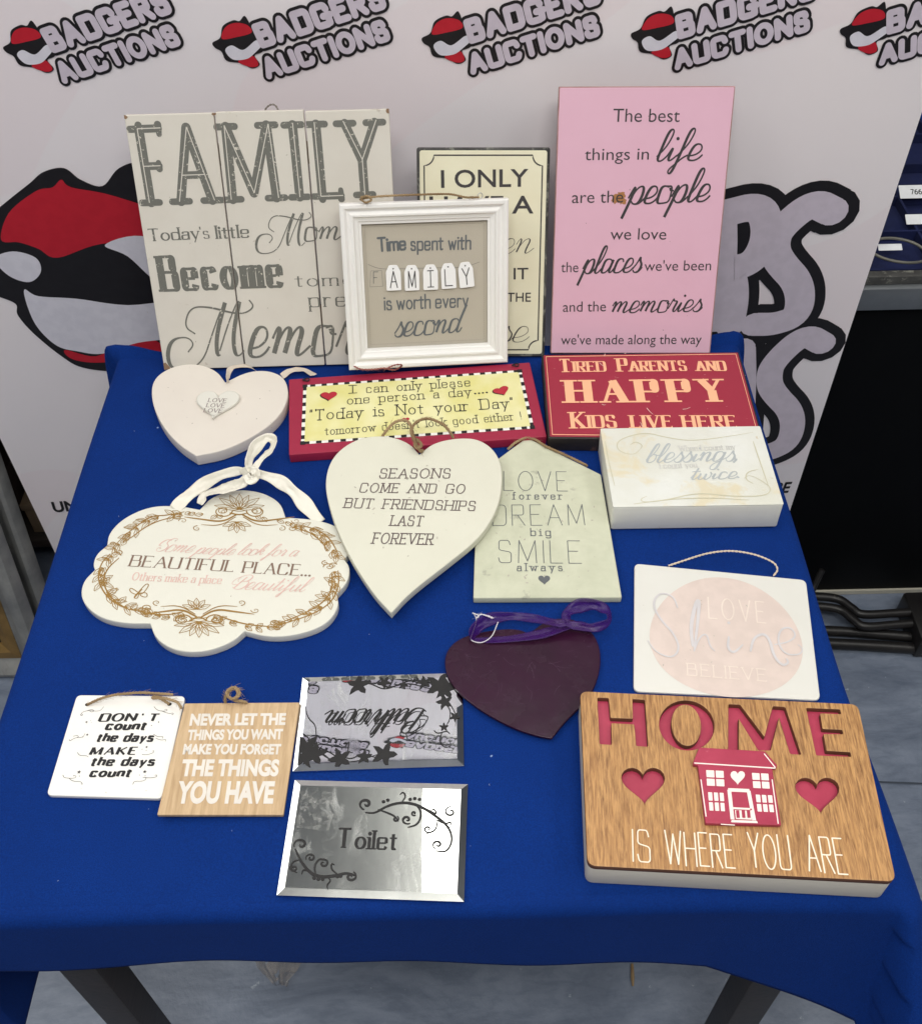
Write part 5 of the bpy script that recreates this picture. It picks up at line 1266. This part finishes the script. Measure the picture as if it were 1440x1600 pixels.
rope('jute_knot', sw(S, [(*z8((700, 206)), .006), (*z8((650, 176)), .012), (*z8((612, 176)), .014), (*z8((620, 166)), .014), (*z8((660, 172)), .013), (*z8((730, 190)), .014), (*z8((752, 206)), .015), (*z8((766, 230)), .0145)]), .0014, S.root, M['jute'], 3, None, 70)

# ---- NEVER LET
S = flat('never_let_sign', 'small light wood tile reading NEVER LET THE THINGS YOU WANT in white capitals', 'sign', (245.2, 1273.5), .0105, (442.7, 1273.5), .0050, (288, 1099), .0105, .0042)
M['ashwood'] = wood('pale_oak', (204, 176, 140), (172, 142, 106), (196, 168, 130), .5, 1.3, 0)
P4 = [S.p(*q) for q in ((245.2, 1273.5), (442.7, 1273.5), (468.3, 1097.5), (288.5, 1099))]
slab('tile', [rpoly([tuple(q) for q in P4], .0012)], S.T, S.root, (M['ashwood'],), .0006)
k_ = Ink(S.T + .0003)
for s_, l, r, h in (('NEVER LET THE', (808, 322), (1322, 318), 64), ('THINGS YOU WANT', (796, 400), (1306, 395), 56), ('MAKE YOU FORGET', (772, 476), (1296, 476), 56), ('THE THINGS', (760, 592), (1284, 592), 90), ('YOU HAVE', (732, 738), (1256, 738), 120)):
    T(S, 'b', s_, z8(l), z8(r), h / 3.4286, k_, bold=.048)
k_.build('lettering', ink('white_ink', (218, 212, 204), .55), S.root)
rope('jute_knot', sw(S, [(352, 1100, .006), (352, 1090, .014), (360, 1078, .018), (370, 1076, .019), (374, 1086, .018), (362, 1092, .018), (354, 1082, .018), (366, 1074, .020), (372, 1084, .019), (366, 1094, .014), (378, 1096, .012), (386, 1099, .007)]), .0016, S.root, M['jute'], 3, None, 90)

# ---- mirror plaques
def mirror_mat(name, base, smear):
    m, nt, b = new_mat(name); v = coords(nt); vy = coords(nt, (1, .18, 1))
    b.inputs['Metallic'].default_value = 1
    c = mixc(nt, nz(nt, vy, 60, 5, .7, .3, .7), lin(base), tuple(min(1, x * 1.12) for x in lin(base)))
    nt.links.new(c, b.inputs['Base Color'])
    s = nz(nt, vy, 34, 6, .7, smear, smear + .12, .6); mr = nt.nodes.new('ShaderNodeMapRange'); mr.inputs[3].default_value = .008; mr.inputs[4].default_value = .09
    nt.links.new(s, mr.inputs[0]); nt.links.new(mr.outputs[0], b.inputs['Roughness'])
    bump(nt, b, nz(nt, v, 30, 3, .6, .2, .8), .008, .001); return m
def mirror(name, label, px4, mat, T_=.0042, bev=.006):
    S = flat(name, label, 'mirror plaque', px4[3], T_, px4[2], T_, px4[0], T_, T_)
    P = [S.p(*q) for q in (px4[3], px4[2], px4[1], px4[0])]; I = inset4(P, bev)
    vs = [(q.x, q.y, S.T) for q in I] + [(q.x, q.y, S.T - .0017) for q in P] + [(q.x, q.y, .0002) for q in P]
    fs = [(0, 1, 2, 3), (8, 11, 10, 9)]
    for i in range(4):
        j = (i + 1) % 4; fs += [(i, 4 + i, 4 + j, j), (4 + i, 8 + i, 8 + j, 4 + j)]
    from_py('mirror_glass', vs, fs, S.root, (mat,)); return S
M['mirror_a'] = mirror_mat('mirror_a', (206, 210, 216), .58); M['mirror_b'] = mirror_mat('mirror_b', (200, 202, 200), .48)
S = mirror('bathroom_mirror', 'silvery mirror plaque with black ivy leaves and the word Bathroom upside down', [(472.4, 1057.5), (722.2, 1050), (724.7, 1195.7), (457, 1204.3)], M['mirror_a'])
def z1(q): return (q[0] / 4.103 + 420, q[1] / 4.103 + 1030)
k_ = Ink(S.T + .0003)
a_, b_ = S.p(*z1((1058, 322))), S.p(*z1((362, 336))); text(k_, 'Bathroom', a_, b_, .023, font='s', wt=.10, thin=.04, slant=.45, track=.04)
a_, b_ = S.p(*z1((1042, 345))), S.p(*z1((385, 352))); text(k_, 'Bathroom', a_, b_, .023, font='s', wt=.05, thin=.02, slant=.45, track=.04)
def zv(P, w, w2=None, be=None): pstroke(S, [z1(q) for q in P], w, w2, k_, belly=be)
for P in ([(610, 150), (660, 160), (740, 200), (840, 160), (920, 130), (1050, 150), (1100, 170)], [(620, 160), (700, 150), (760, 190), (880, 150), (1000, 180), (1060, 200)], [(1110, 220), (1170, 300), (1200, 360), (1196, 430)], [(1120, 280), (1164, 320), (1160, 390), (1140, 420)],
          [(232, 306), (250, 380), (300, 420), (304, 500), (296, 540)], [(216, 480), (250, 500), (290, 560), (340, 600), (400, 650)], [(300, 560), (400, 600), (470, 660)], [(300, 580), (380, 640), (450, 660), (560, 660), (700, 610)], [(440, 600), (520, 650), (600, 600), (640, 620), (720, 640)], [(1110, 470), (1090, 520), (1120, 570), (1170, 560), (1160, 530)], [(1060, 460), (1080, 480), (1140, 460), (1160, 480)],
          [(490, 560), (520, 520), (500, 600), (540, 600)], [(960, 130), (940, 110), (920, 150)], [(770, 180), (800, 130), (790, 110)]): zv(P, .9, .4, 1.0)
def ivy(cx, cy, r_, a0=0, n=5):
    c = S.p(*z1((cx, cy))); P = []
    for i in range(n * 4):
        t = 2 * math.pi * i / (n * 4); k = (1.0, .62, .42, .66)[i % 4] * (1 + .12 * math.sin(i * 2.3)); P.append((c.x + r_ * k * math.cos(t + a0), c.y + r_ * k * math.sin(t + a0)))
    k_.poly([tuple(q) for q in P])
for x, y, r_, a in ((575, 165, .013, .3), (740, 148, .0075, 1), (862, 170, .005, 0), (995, 150, .008, .5), (1095, 170, .0155, 1.2), (1130, 195, .012, .2), (1125, 275, .009, .6), (1192, 370, .006, 1), (1122, 436, .005, 1.57), (240, 570, .0155, .9), (290, 610, .013, .2), (225, 630, .012, 1.5), (455, 640, .012, .7), (610, 628, .008, .3), (740, 610, .0135, 1.2)): ivy(x, y, r_, a)
k_.build('ivy_print', M['ink_black_matt'], S.root, None, [((S.p(457, 1204).x + .004, 0, 0), (-1, 0, 0)), ((0, S.p(600, 1052).y - .003, 0), (0, 1, 0)), ((0, S.p(600, 1200).y + .003, 0), (0, -1, 0))])
kk = Ink(S.T + .0002)
P = [S.p(*z1(q)) for q in ((985, 452), (1060, 444), (1150, 448), (1206, 446), (1212, 640), (1090, 632), (1010, 636), (1022, 560), (990, 500))]
kk.poly([tuple(q) for q in P])
m, nt, b = new_mat('tape_residue'); b.inputs['Base Color'].default_value = (.62, .62, .6, 1); b.inputs['Roughness'].default_value = .3; b.inputs['Metallic'].default_value = .5
v = coords(nt); nt.links.new(mul(nt, nz(nt, v, 160, 5, .75, .48, .75), .5), b.inputs['Alpha']); M['residue'] = m
kk.build('tape_residue', M['residue'], S.root)
S = mirror('toilet_mirror', 'silvery mirror plaque reading Toilet between dark curling scrolls', [(460.2, 1217.7), (730.8, 1224.3), (724.7, 1408.3), (431.7, 1398)], M['mirror_b'])
k_ = Ink(S.T + .0003)
T(S, 'r', 'T', z1((424, 1212)), z1((530, 1214)), 32, k_, wt=.17, thin=.09, serif=.035, sthick=.05)
T(S, 'r', 'oilet', z1((538, 1218)), z1((832, 1226)), 30, k_, wt=.16, thin=.07, serif=.07, sthick=.055, track=.26)
def sc2(cx, cy, r0, turns, a0, ccw, w):
    P = []; n = int(20 * turns)
    for i in range(n + 1):
        t = i / n; r_ = r0 * (1 - t * .9); a_ = R(a0) + ccw * 2 * math.pi * turns * t; P.append(S.p(*z1((cx + r_ * math.cos(a_), cy - r_ * .85 * math.sin(a_)))))
    k_.stroke(P, w / 1000, w / 2000, True, belly=w * 2.0 / 1000)
for P, w in (([(620, 985), (680, 990), (740, 950), (830, 920), (920, 925), (1000, 960), (1060, 1000), (1150, 1070), (1180, 1160), (1140, 1240), (1070, 1230)], 1.4), ([(700, 965), (770, 990), (810, 1010), (830, 1040)], .9), ([(940, 930), (980, 980), (960, 1060), (890, 1080)], 1.0), ([(1010, 960), (1080, 1000), (1060, 960), (1040, 970)], .8), ([(1080, 1040), (1070, 1100), (1010, 1120)], .8), ([(850, 920), (880, 880), (860, 850), (840, 870)], .8), ([(1070, 1030), (1130, 1060), (1170, 1040), (1160, 1080)], .8),
             ([(170, 1220), (200, 1290), (260, 1370), (330, 1400), (430, 1390), (500, 1370), (560, 1390)], 1.5), ([(190, 1290), (150, 1300), (140, 1350), (180, 1370)], .9), ([(300, 1385), (290, 1330), (320, 1280), (370, 1290)], 1.0), ([(250, 1360), (220, 1350), (210, 1380)], .8), ([(370, 1395), (400, 1420), (370, 1450), (380, 1480)], .7), ([(440, 1380), (400, 1350), (400, 1310), (420, 1320)], .8)): pstroke(S, [z1(q) for q in P], w * .8, w * .6, k_, belly=w * 1.8)
for a in ((622, 930, 44, 1.2, 250, -1, 1.3), (885, 1030, 34, 1.2, 300, -1, 1.1), (930, 990, 18, 1.1, 300, -1, .9), (812, 1025, 22, 1.1, 60, -1, .9), (1020, 1090, 30, 1.2, 330, -1, .8), (1082, 1190, 34, 1.2, 240, -1, 1.0), (1165, 980, 40, 1.2, 90, 1, .9), (205, 1190, 46, 1.1, 200, -1, 1.1), (268, 1275, 32, 1.3, 200, -1, .9), (350, 1310, 34, 1.2, 120, -1, 1.0), (160, 1340, 28, 1.2, 150, 1, .8), (525, 1395, 38, 1.2, 60, -1, 1.1)): sc2(*a)
for x, y in ((735, 915), (762, 905), (905, 900), (935, 895), (965, 900), (290, 1405), (318, 1412), (345, 1412), (440, 1395), (460, 1392)):
    c = S.p(*z1((x, y))); k_.disc(c, .0017, .0015)
k_.build('scroll_print', M['ink_black_matt'], S.root)
kk = Ink(S.T + .0002); P = [S.p(*z1(q)) for q in ((190, 850), (300, 840), (430, 860), (420, 980), (380, 1110), (250, 1090), (165, 1080), (200, 960))]; kk.poly([tuple(q) for q in P])
P = [S.p(*z1(q)) for q in ((780, 1310), (860, 1260), (980, 1240), (1000, 1330), (920, 1370), (840, 1390))]; kk.poly([tuple(q) for q in P]); kk.build('tape_residue', M['residue'], S.root)
m, nt, b = new_mat('mottled_reflection'); b.inputs['Base Color'].default_value = (.72, .73, .72, 1); b.inputs['Roughness'].default_value = .35  # pale streaks painted over the glass imitate a broken, mottled reflection
v = coords(nt, (1, .35, 1)); v2 = coords(nt)
nt.links.new(mul(nt, mul(nt, nz(nt, v, 55, 6, .72, .50, .72, .8), nz(nt, v2, 14, 3, .6, .42, .6)), .75), b.inputs['Alpha']); M['film'] = m
for nm in ('toilet_mirror', 'bathroom_mirror'):
    Sm = THINGS[nm]; kk = Ink(Sm.T + .00012); px4 = [(460.2, 1217.7), (730.8, 1224.3), (724.7, 1408.3), (431.7, 1398)] if nm[0] == 't' else [(472.4, 1057.5), (722.2, 1050), (724.7, 1195.7), (457, 1204.3)]
    kk.poly([tuple(q) for q in inset4([Sm.p(*px4[k]) for k in (3, 2, 1, 0)], .007)]); kk.build('mottled_reflection', M['film'], Sm.root)

# =================================================================== background left and right
M['silverframe'] = paint('silvered_frame', (150, 150, 148), (116, 118, 120), .42, .6, .62, (110, 104, 100), 20, .2, .5, .5)
M['goldslip'] = paint('gold_slip', (140, 112, 66), (96, 76, 44), .35, .5)
M['darkpic'] = paint('dark_picture', (52, 48, 46), (30, 28, 30), .5, .5)
def leanframe(label, p_bot, p_up, wd, hgt, rail, prof_h, slip):
    P0 = onz(*p_bot, .002); d = ray(*p_up); P1 = EYE + d * ((P0.x) / d.x); up_ = (P1 - P0).normalized()
    up_ = Vector((0, up_.y, up_.z)).normalized()
    A = Vector((P0.x - wd, P0.y, .004)); B = Vector((P0.x, P0.y, .004)); Cc = A + up_
    S = Thing('leaning_frame', label, 'picture frame', A, B, Cc, prof_h)
    P_ = [(0, -prof_h), (0, -prof_h * .5), (rail * .12, -prof_h * .1), (rail * .3, 0), (rail * .55, -prof_h * .12), (rail * .8, -prof_h * .45), (rail, -prof_h * .55), (rail, -prof_h * .8)]
    cn = [(0, 0), (wd, 0), (wd, hgt), (0, hgt)]
    def rails(nm, P_, cn, mat):
        for k in range(4):
            vs, fs = [], []
            for (cpt, ii) in ((cn[k], inn[k]), (cn[(k + 1) % 4], inn[(k + 1) % 4])):
                for d_, z_ in P_: vs.append((cpt[0] + ii[0] * d_, cpt[1] + ii[1] * d_, S.T + z_))
            n_ = len(P_)
            for j in range(n_ - 1): fs.append((j, j + 1, n_ + j + 1, n_ + j)[::-1])
            from_py(nm, vs, fs, S.root, (mat,), 30)
    rails('frame_rail', P_, cn, M['silverframe'])
    if slip: rails('gold_slip', [(0, -prof_h * .6), (0, -prof_h * .5), (slip * .5, -prof_h * .45), (slip, -prof_h * .7), (slip, -prof_h * .9)], [(rail, rail), (wd - rail, rail), (wd - rail, hgt - rail), (rail, hgt - rail)], M['goldslip'])
    bbox('picture', rail * .9, rail * .9, .001, wd - rail * .9, hgt - rail * .9, prof_h * .12, S.root, (M['darkpic'],))
    return S
leanframe('broad silver grey frame with gold inner edge leaning at the far left', (75, 1062), (0, 859), .50, .46, .042, .03, .03)
leanframe('narrow rounded silver frame leaning just behind the broader one', (94, 1018), (0, 749), .50, .62, .034, .03, 0)
sh = bpy.data.objects.new('storage_shelf', None); C.objects.link(sh); sh.location = (-1.1, 1.55, 0); tag(sh, 'dark storage shelf in the shade left of the banner', 'shelf'); bpy.context.view_layer.update()
M['darkwood'] = wood('shade_wood', (58, 48, 42), (36, 30, 28), None, .6, .5, 1); M['dustbeige'] = paint('dusty_beige', (120, 106, 92), (90, 78, 68), .8, .5)
for z_ in (.10, .42, .74, 1.06): wbox('shelf_board', -1.6, 1.32, z_, -.55, 1.75, z_ + .022, sh, M['darkwood'])
for x_ in (-1.6, -.57): wbox('shelf_side', x_ - .02, 1.32, .004, x_, 1.75, 1.3, sh, M['darkwood'])
wbox('shelf_back', -1.6, 1.752, .004, -.57, 1.77, 1.3, sh, M['darkwood'], 0)
for i, (x0, x1, z0, z1_, y0, c) in enumerate(((-.84, -.62, .123, .20, 1.34, (150, 128, 104)), (-.99, -.86, .123, .26, 1.38, (70, 58, 52)), (-.84, -.64, .443, .50, 1.36, (140, 120, 98)), (-1.0, -.86, .443, .56, 1.40, (60, 52, 48)), (-.83, -.66, .763, .84, 1.37, (128, 102, 80)), (-1.02, -.85, .763, .88, 1.35, (50, 44, 42)))):
    o = bpy.data.objects.new('storage_box', None); C.objects.link(o); o.location = (x0, y0, z0); bpy.context.view_layer.update()
    tag(o, ('brown box on the bottom shelf nearest the banner', 'dark box on the bottom shelf behind the leaning frames', 'beige box on the middle shelf nearest the banner', 'dark box on the middle shelf behind the frames', 'brown box on the upper shelf nearest the banner', 'dark box on the upper shelf behind the frames')[i], 'box', 'boxes on the storage shelf')
    mt = paint('box_card_%d' % i, c, None, .8, .4)
    wbox('box_body', x0, y0, z0, x1, y0 + .2, z1_ - .012, o, mt, .002); wbox('box_lid', x0 - .003, y0 - .003, z1_ - .0115, x1 + .003, y0 + .203, z1_ + .004, o, mt, .002)
# display case on a black skirted stand
CY = 1.24
def cz_(x, y, Y=CY): return ony(x, y, Y).z
z_rim, z_low = cz_(1440, 430), cz_(1440, 476)
cab = bpy.data.objects.new('display_counter', None); C.objects.link(cab); cab.location = (1.0, 1.5, 0); bpy.context.view_layer.update(); tag(cab, 'black display counter with grey metal rim and navy jewellery trays', 'display case')
M['blackpanel'] = paint('black_panel', (4, 5, 7), (7, 8, 10), .6, .3, bmp=.05, spec=.12); M['rim'] = paint('satin_rim', (128, 132, 136), (112, 116, 120), .35, .3); M['rim'].node_tree.nodes['Principled BSDF'].inputs['Metallic'].default_value = .6
M['navy'] = paint('navy_velvet', (14, 26, 72), (10, 18, 54), .85, .4, bmp=.4); M['navyb'] = paint('royal_velvet', (16, 60, 150), (12, 46, 120), .8, .4); M['label'] = ink('label_white', (224, 226, 230), .5)
wbox('front_panel', .54, CY, .012, 2.2, CY + .02, z_low - .002, cab, M['blackpanel'], .001)
wbox('foot_strip', .54, CY - .004, .001, 2.2, CY + .012, .0115, cab, paint('foot_strip', (190, 186, 172), None, .5), 0)
wbox('rim_band', .54, CY - .012, z_low, 2.2, CY + .03, z_rim - .014, cab, M['rim'], .002); wbox('rim_lip', .54, CY - .002, z_rim - .013, 2.2, CY + .014, z_rim, cab, M['tinedge'], .001)
wbox('tray_floor', .54, CY + .031, z_low, 2.2, 2.1, z_rim - .03, cab, M['navy'], 0)
for i in range(12): wbox('tray_divider', .60 + i * .115, CY + .032, z_rim - .0295, .604 + i * .115, 1.74, z_rim - .014, cab, M['navy'], 0)
for i in range(6): wbox('tray_divider', .55, CY + .035 + i * .10, z_rim - .0295, 2.1, CY + .039 + i * .10, z_rim - .0135, cab, M['navy'], 0)
wbox('blue_lining', .54, 1.75, z_rim - .029, 2.2, 2.08, z_rim - .006, cab, M['navyb'], .002)
wbox('back_panel', .54, 2.102, z_low, 2.2, 2.12, z_rim + .5, cab, M['blackpanel'], 0)
def onz2(x, y): d = ray(x, y); return EYE + d * ((z_rim - .012 - H) / d.z)
for i, (x, y, w, h, tx) in enumerate(((1424, 298, .05, .022, '766'), (1436, 341, .05, .016, ''), (1388, 385, .036, .010, ''))):
    c = onz2(x, y); A = Vector((c.x - w / 2, c.y - h, c.z)); lb = Thing('price_label', ('white lot label printed 766 in the jewellery tray', 'plain white label below the 766 label', 'small white label beside the bangle')[i], 'label', A, A + Vector((w, 0, 0)), A + Vector((0, h, h * .5)), .0008, 'labels in the jewellery trays')
    slab('card', [rrect(0, 0, w, h * 1.1, .001)], .0008, lb.root, (M['label'],), .0002)
    if tx: kk = Ink(.0011); text(kk, tx, Vector((w * .35, h * .3)), Vector((w * .72, h * .3)), h * .45, wt=.14); kk.build('lettering', M['ink_black'], lb.root)
c = onz2(1400, 402); P = [Vector((.045 * math.cos(t), .032 * math.sin(t) , .004 + .012 * math.sin(t / 2))) for t in [i * 2 * math.pi / 30 for i in range(28)]]
vs, fs = [], []; tube_geo(vs, fs, P, .0022, 8); o = from_py('bangle', vs, fs, None, (paint('dull_silver', (120, 118, 110), (80, 80, 76), .35, .4),), 60); o.location = c; tag(o, 'open silver bangle lying in the jewellery tray', 'bangle')
# black tubular frame lying on the floor
fr = bpy.data.objects.new('folded_stand', None); C.objects.link(fr); fr.location = (.8, 1.12, 0); bpy.context.view_layer.update(); tag(fr, 'black tubular metal stand folded flat on the floor under the counter', 'folded stand')
M['blacktube'] = paint('black_tube', (26, 25, 26), (44, 42, 42), .4, .4, .62, (80, 76, 72), 40)
def fl(pts): return [ (onz(x, y, z) - fr.location) for x, y, z in pts ]
tube('tube', catmull(fl([(1225, 931, .05), (1270, 932, .05), (1308, 936, .05), (1330, 950, .05), (1348, 960, .05), (1400, 958, .05), (1480, 954, .05)]), 6), .0085, fr, M['blacktube'])
tube('tube', catmull(fl([(1225, 948, .045), (1280, 948, .045), (1312, 953, .045), (1332, 968, .045), (1352, 979, .045), (1400, 976, .045), (1480, 970, .045)]), 6), .0085, fr, M['blacktube'])
tube('tube', catmull(fl([(1225, 985, .02), (1300, 986, .02), (1360, 990, .02), (1422, 995, .02), (1490, 1000, .02)]), 6), .010, fr, M['blacktube'])
tube('tube', catmull(fl([(1225, 1004, .014), (1300, 1006, .014), (1360, 1009, .014), (1424, 1013, .014), (1490, 1018, .014)]), 6), .011, fr, M['blacktube'])
p0, p1 = onz(1426, 1010, .012), onz(1432, 960, .012); wbox('joint_block', p0.x - .004, p0.y - .02, .002, p0.x + .07, p1.y + .02, .06, fr, M['blacktube'], .006)
tube('tube', catmull(fl([(1262, 940, .05), (1272, 915, .07), (1284, 890, .10)]), 6), .006, fr, M['blacktube'])
# crumpled clear wrapper and small splinter on the floor
m, nt, b = new_mat('cellophane'); b.inputs['Base Color'].default_value = (*lin((196, 186, 176)), 1); b.inputs['Roughness'].default_value = .12; b.inputs['Alpha'].default_value = .38; b.inputs['Specular IOR Level'].default_value = .8
vs, fs = [], []; c = onz(436, 1518, 0); n = 16
for j in range(n + 1):
    for i in range(n + 1):
        u, w = i / n - .5, j / n - .5; k = 1 - .75 * max(0, -w) 
        vs.append((u * .085 * k * (1 if w > -.2 else 1 - (-w - .2) * 2.2), w * .11, .004 + .020 * abs(noise.noise(Vector((u * 7, w * 7, 3)))) + .008 * noise.cell(Vector((u * 9, w * 9, 1)))))
for j in range(n):
    for i in range(n): a = j * (n + 1) + i; fs.append((a, a + 1, a + n + 2, a + n + 1))
o = from_py('plastic_wrapper', vs, fs, None, (m,)); o.location = (c.x, c.y + .03, 0); o.rotation_euler.z = .1; tag(o, 'crumpled clear plastic wrapper on the floor under the table', 'wrapper')
p = onz(990, 1528, .003); vs, fs = [], []; tube_geo(vs, fs, [p + Vector((0, .02, 0)), p + Vector((-.002, 0, .001)), p + Vector((-.003, -.012, 0))], [.0022, .003, .0016], 6); o = from_py('wood_splinter', vs, fs, None, (M['jute'],), 50); tag(o, 'small tan splinter on the floor below the cloth edge', 'splinter')
for x, y, L_, a_ in ((1225, 1573, .02, 2.2), (43 + 700, 1512, .006, .3), (1115, 1563, .006, 1.2)): pass

# small chips and marks on the painted boards, lint on the cloth
def marks(S_, n, x0, y0, x1, y1, mat, r=.0006, name='small_marks'):
    kk = Ink(S_.T + .00035)
    for _ in range(n):
        c = S_.p(random.uniform(x0, x1), random.uniform(y0, y1)); q = r * random.uniform(.3, 1.1); a = random.uniform(0, 6.28); e_ = random.uniform(1, 3)
        kk.poly([(c.x + q * (e_ * math.cos(t) * math.cos(a) - math.sin(t) * math.sin(a)) * random.uniform(.7, 1.2), c.y + q * (e_ * math.cos(t) * math.sin(a) + math.sin(t) * math.cos(a)) * random.uniform(.7, 1.2)) for t in [i * .9 for i in range(7)]])
    o = kk.build(name, mat, S_.root); o['kind'] = 'stuff'
M['mark_grey'] = ink('mark_grey', (176, 170, 158)); M['mark_dark'] = ink('mark_dark', (120, 108, 100))
for nm, n, bx, mt, r in (('block_heart', 14, (262, 590, 430, 680), 'mark_dark', .0005), ('seasons_heart', 16, (530, 720, 740, 880), 'mark_grey', .0008), ('house_sign', 40, (760, 750, 930, 925), 'mark_grey', .0008), ('plank_sign', 14, (230, 200, 500, 560), 'mark_grey', .0006),
                     ('pink_sign', 10, (890, 150, 1110, 540), 'mark_dark', .0005), ('shine_sign', 10, (1000, 900, 1250, 1070), 'mark_grey', .0005), ('tin_sign', 8, (680, 250, 840, 540), 'mark_dark', .0005), ('scalloped_plaque', 5, (250, 800, 500, 980), 'mark_grey', .0006), ('dont_count_sign', 4, (100, 1220, 240, 1240), 'mark_dark', .0004)):
    marks(THINGS[nm], n, *bx, M[mt], r)
vs, fs = [], []
for _ in range(26):
    x, y = random.uniform(TX0 + .02, TX1 - .02), random.uniform(TY0 + .01, TY1 - .1); L = random.choice((.0008, .0010, .0012)) * random.uniform(.5, 1.2); a = random.uniform(0, 6.28); z = ZT + .0016
    tube_geo(vs, fs, [Vector((x, y, z)), Vector((x + L * math.cos(a), y + L * math.sin(a), z + .0003)), Vector((x + L * 1.6 * math.cos(a + .7), y + L * 1.6 * math.sin(a + .7), z))], .00028, 4)
o = from_py('lint', vs, fs, None, (ink('lint_pale', (110, 126, 160)),)); tag(o, 'specks of pale lint scattered on the blue cloth', 'lint', None, 'stuff')
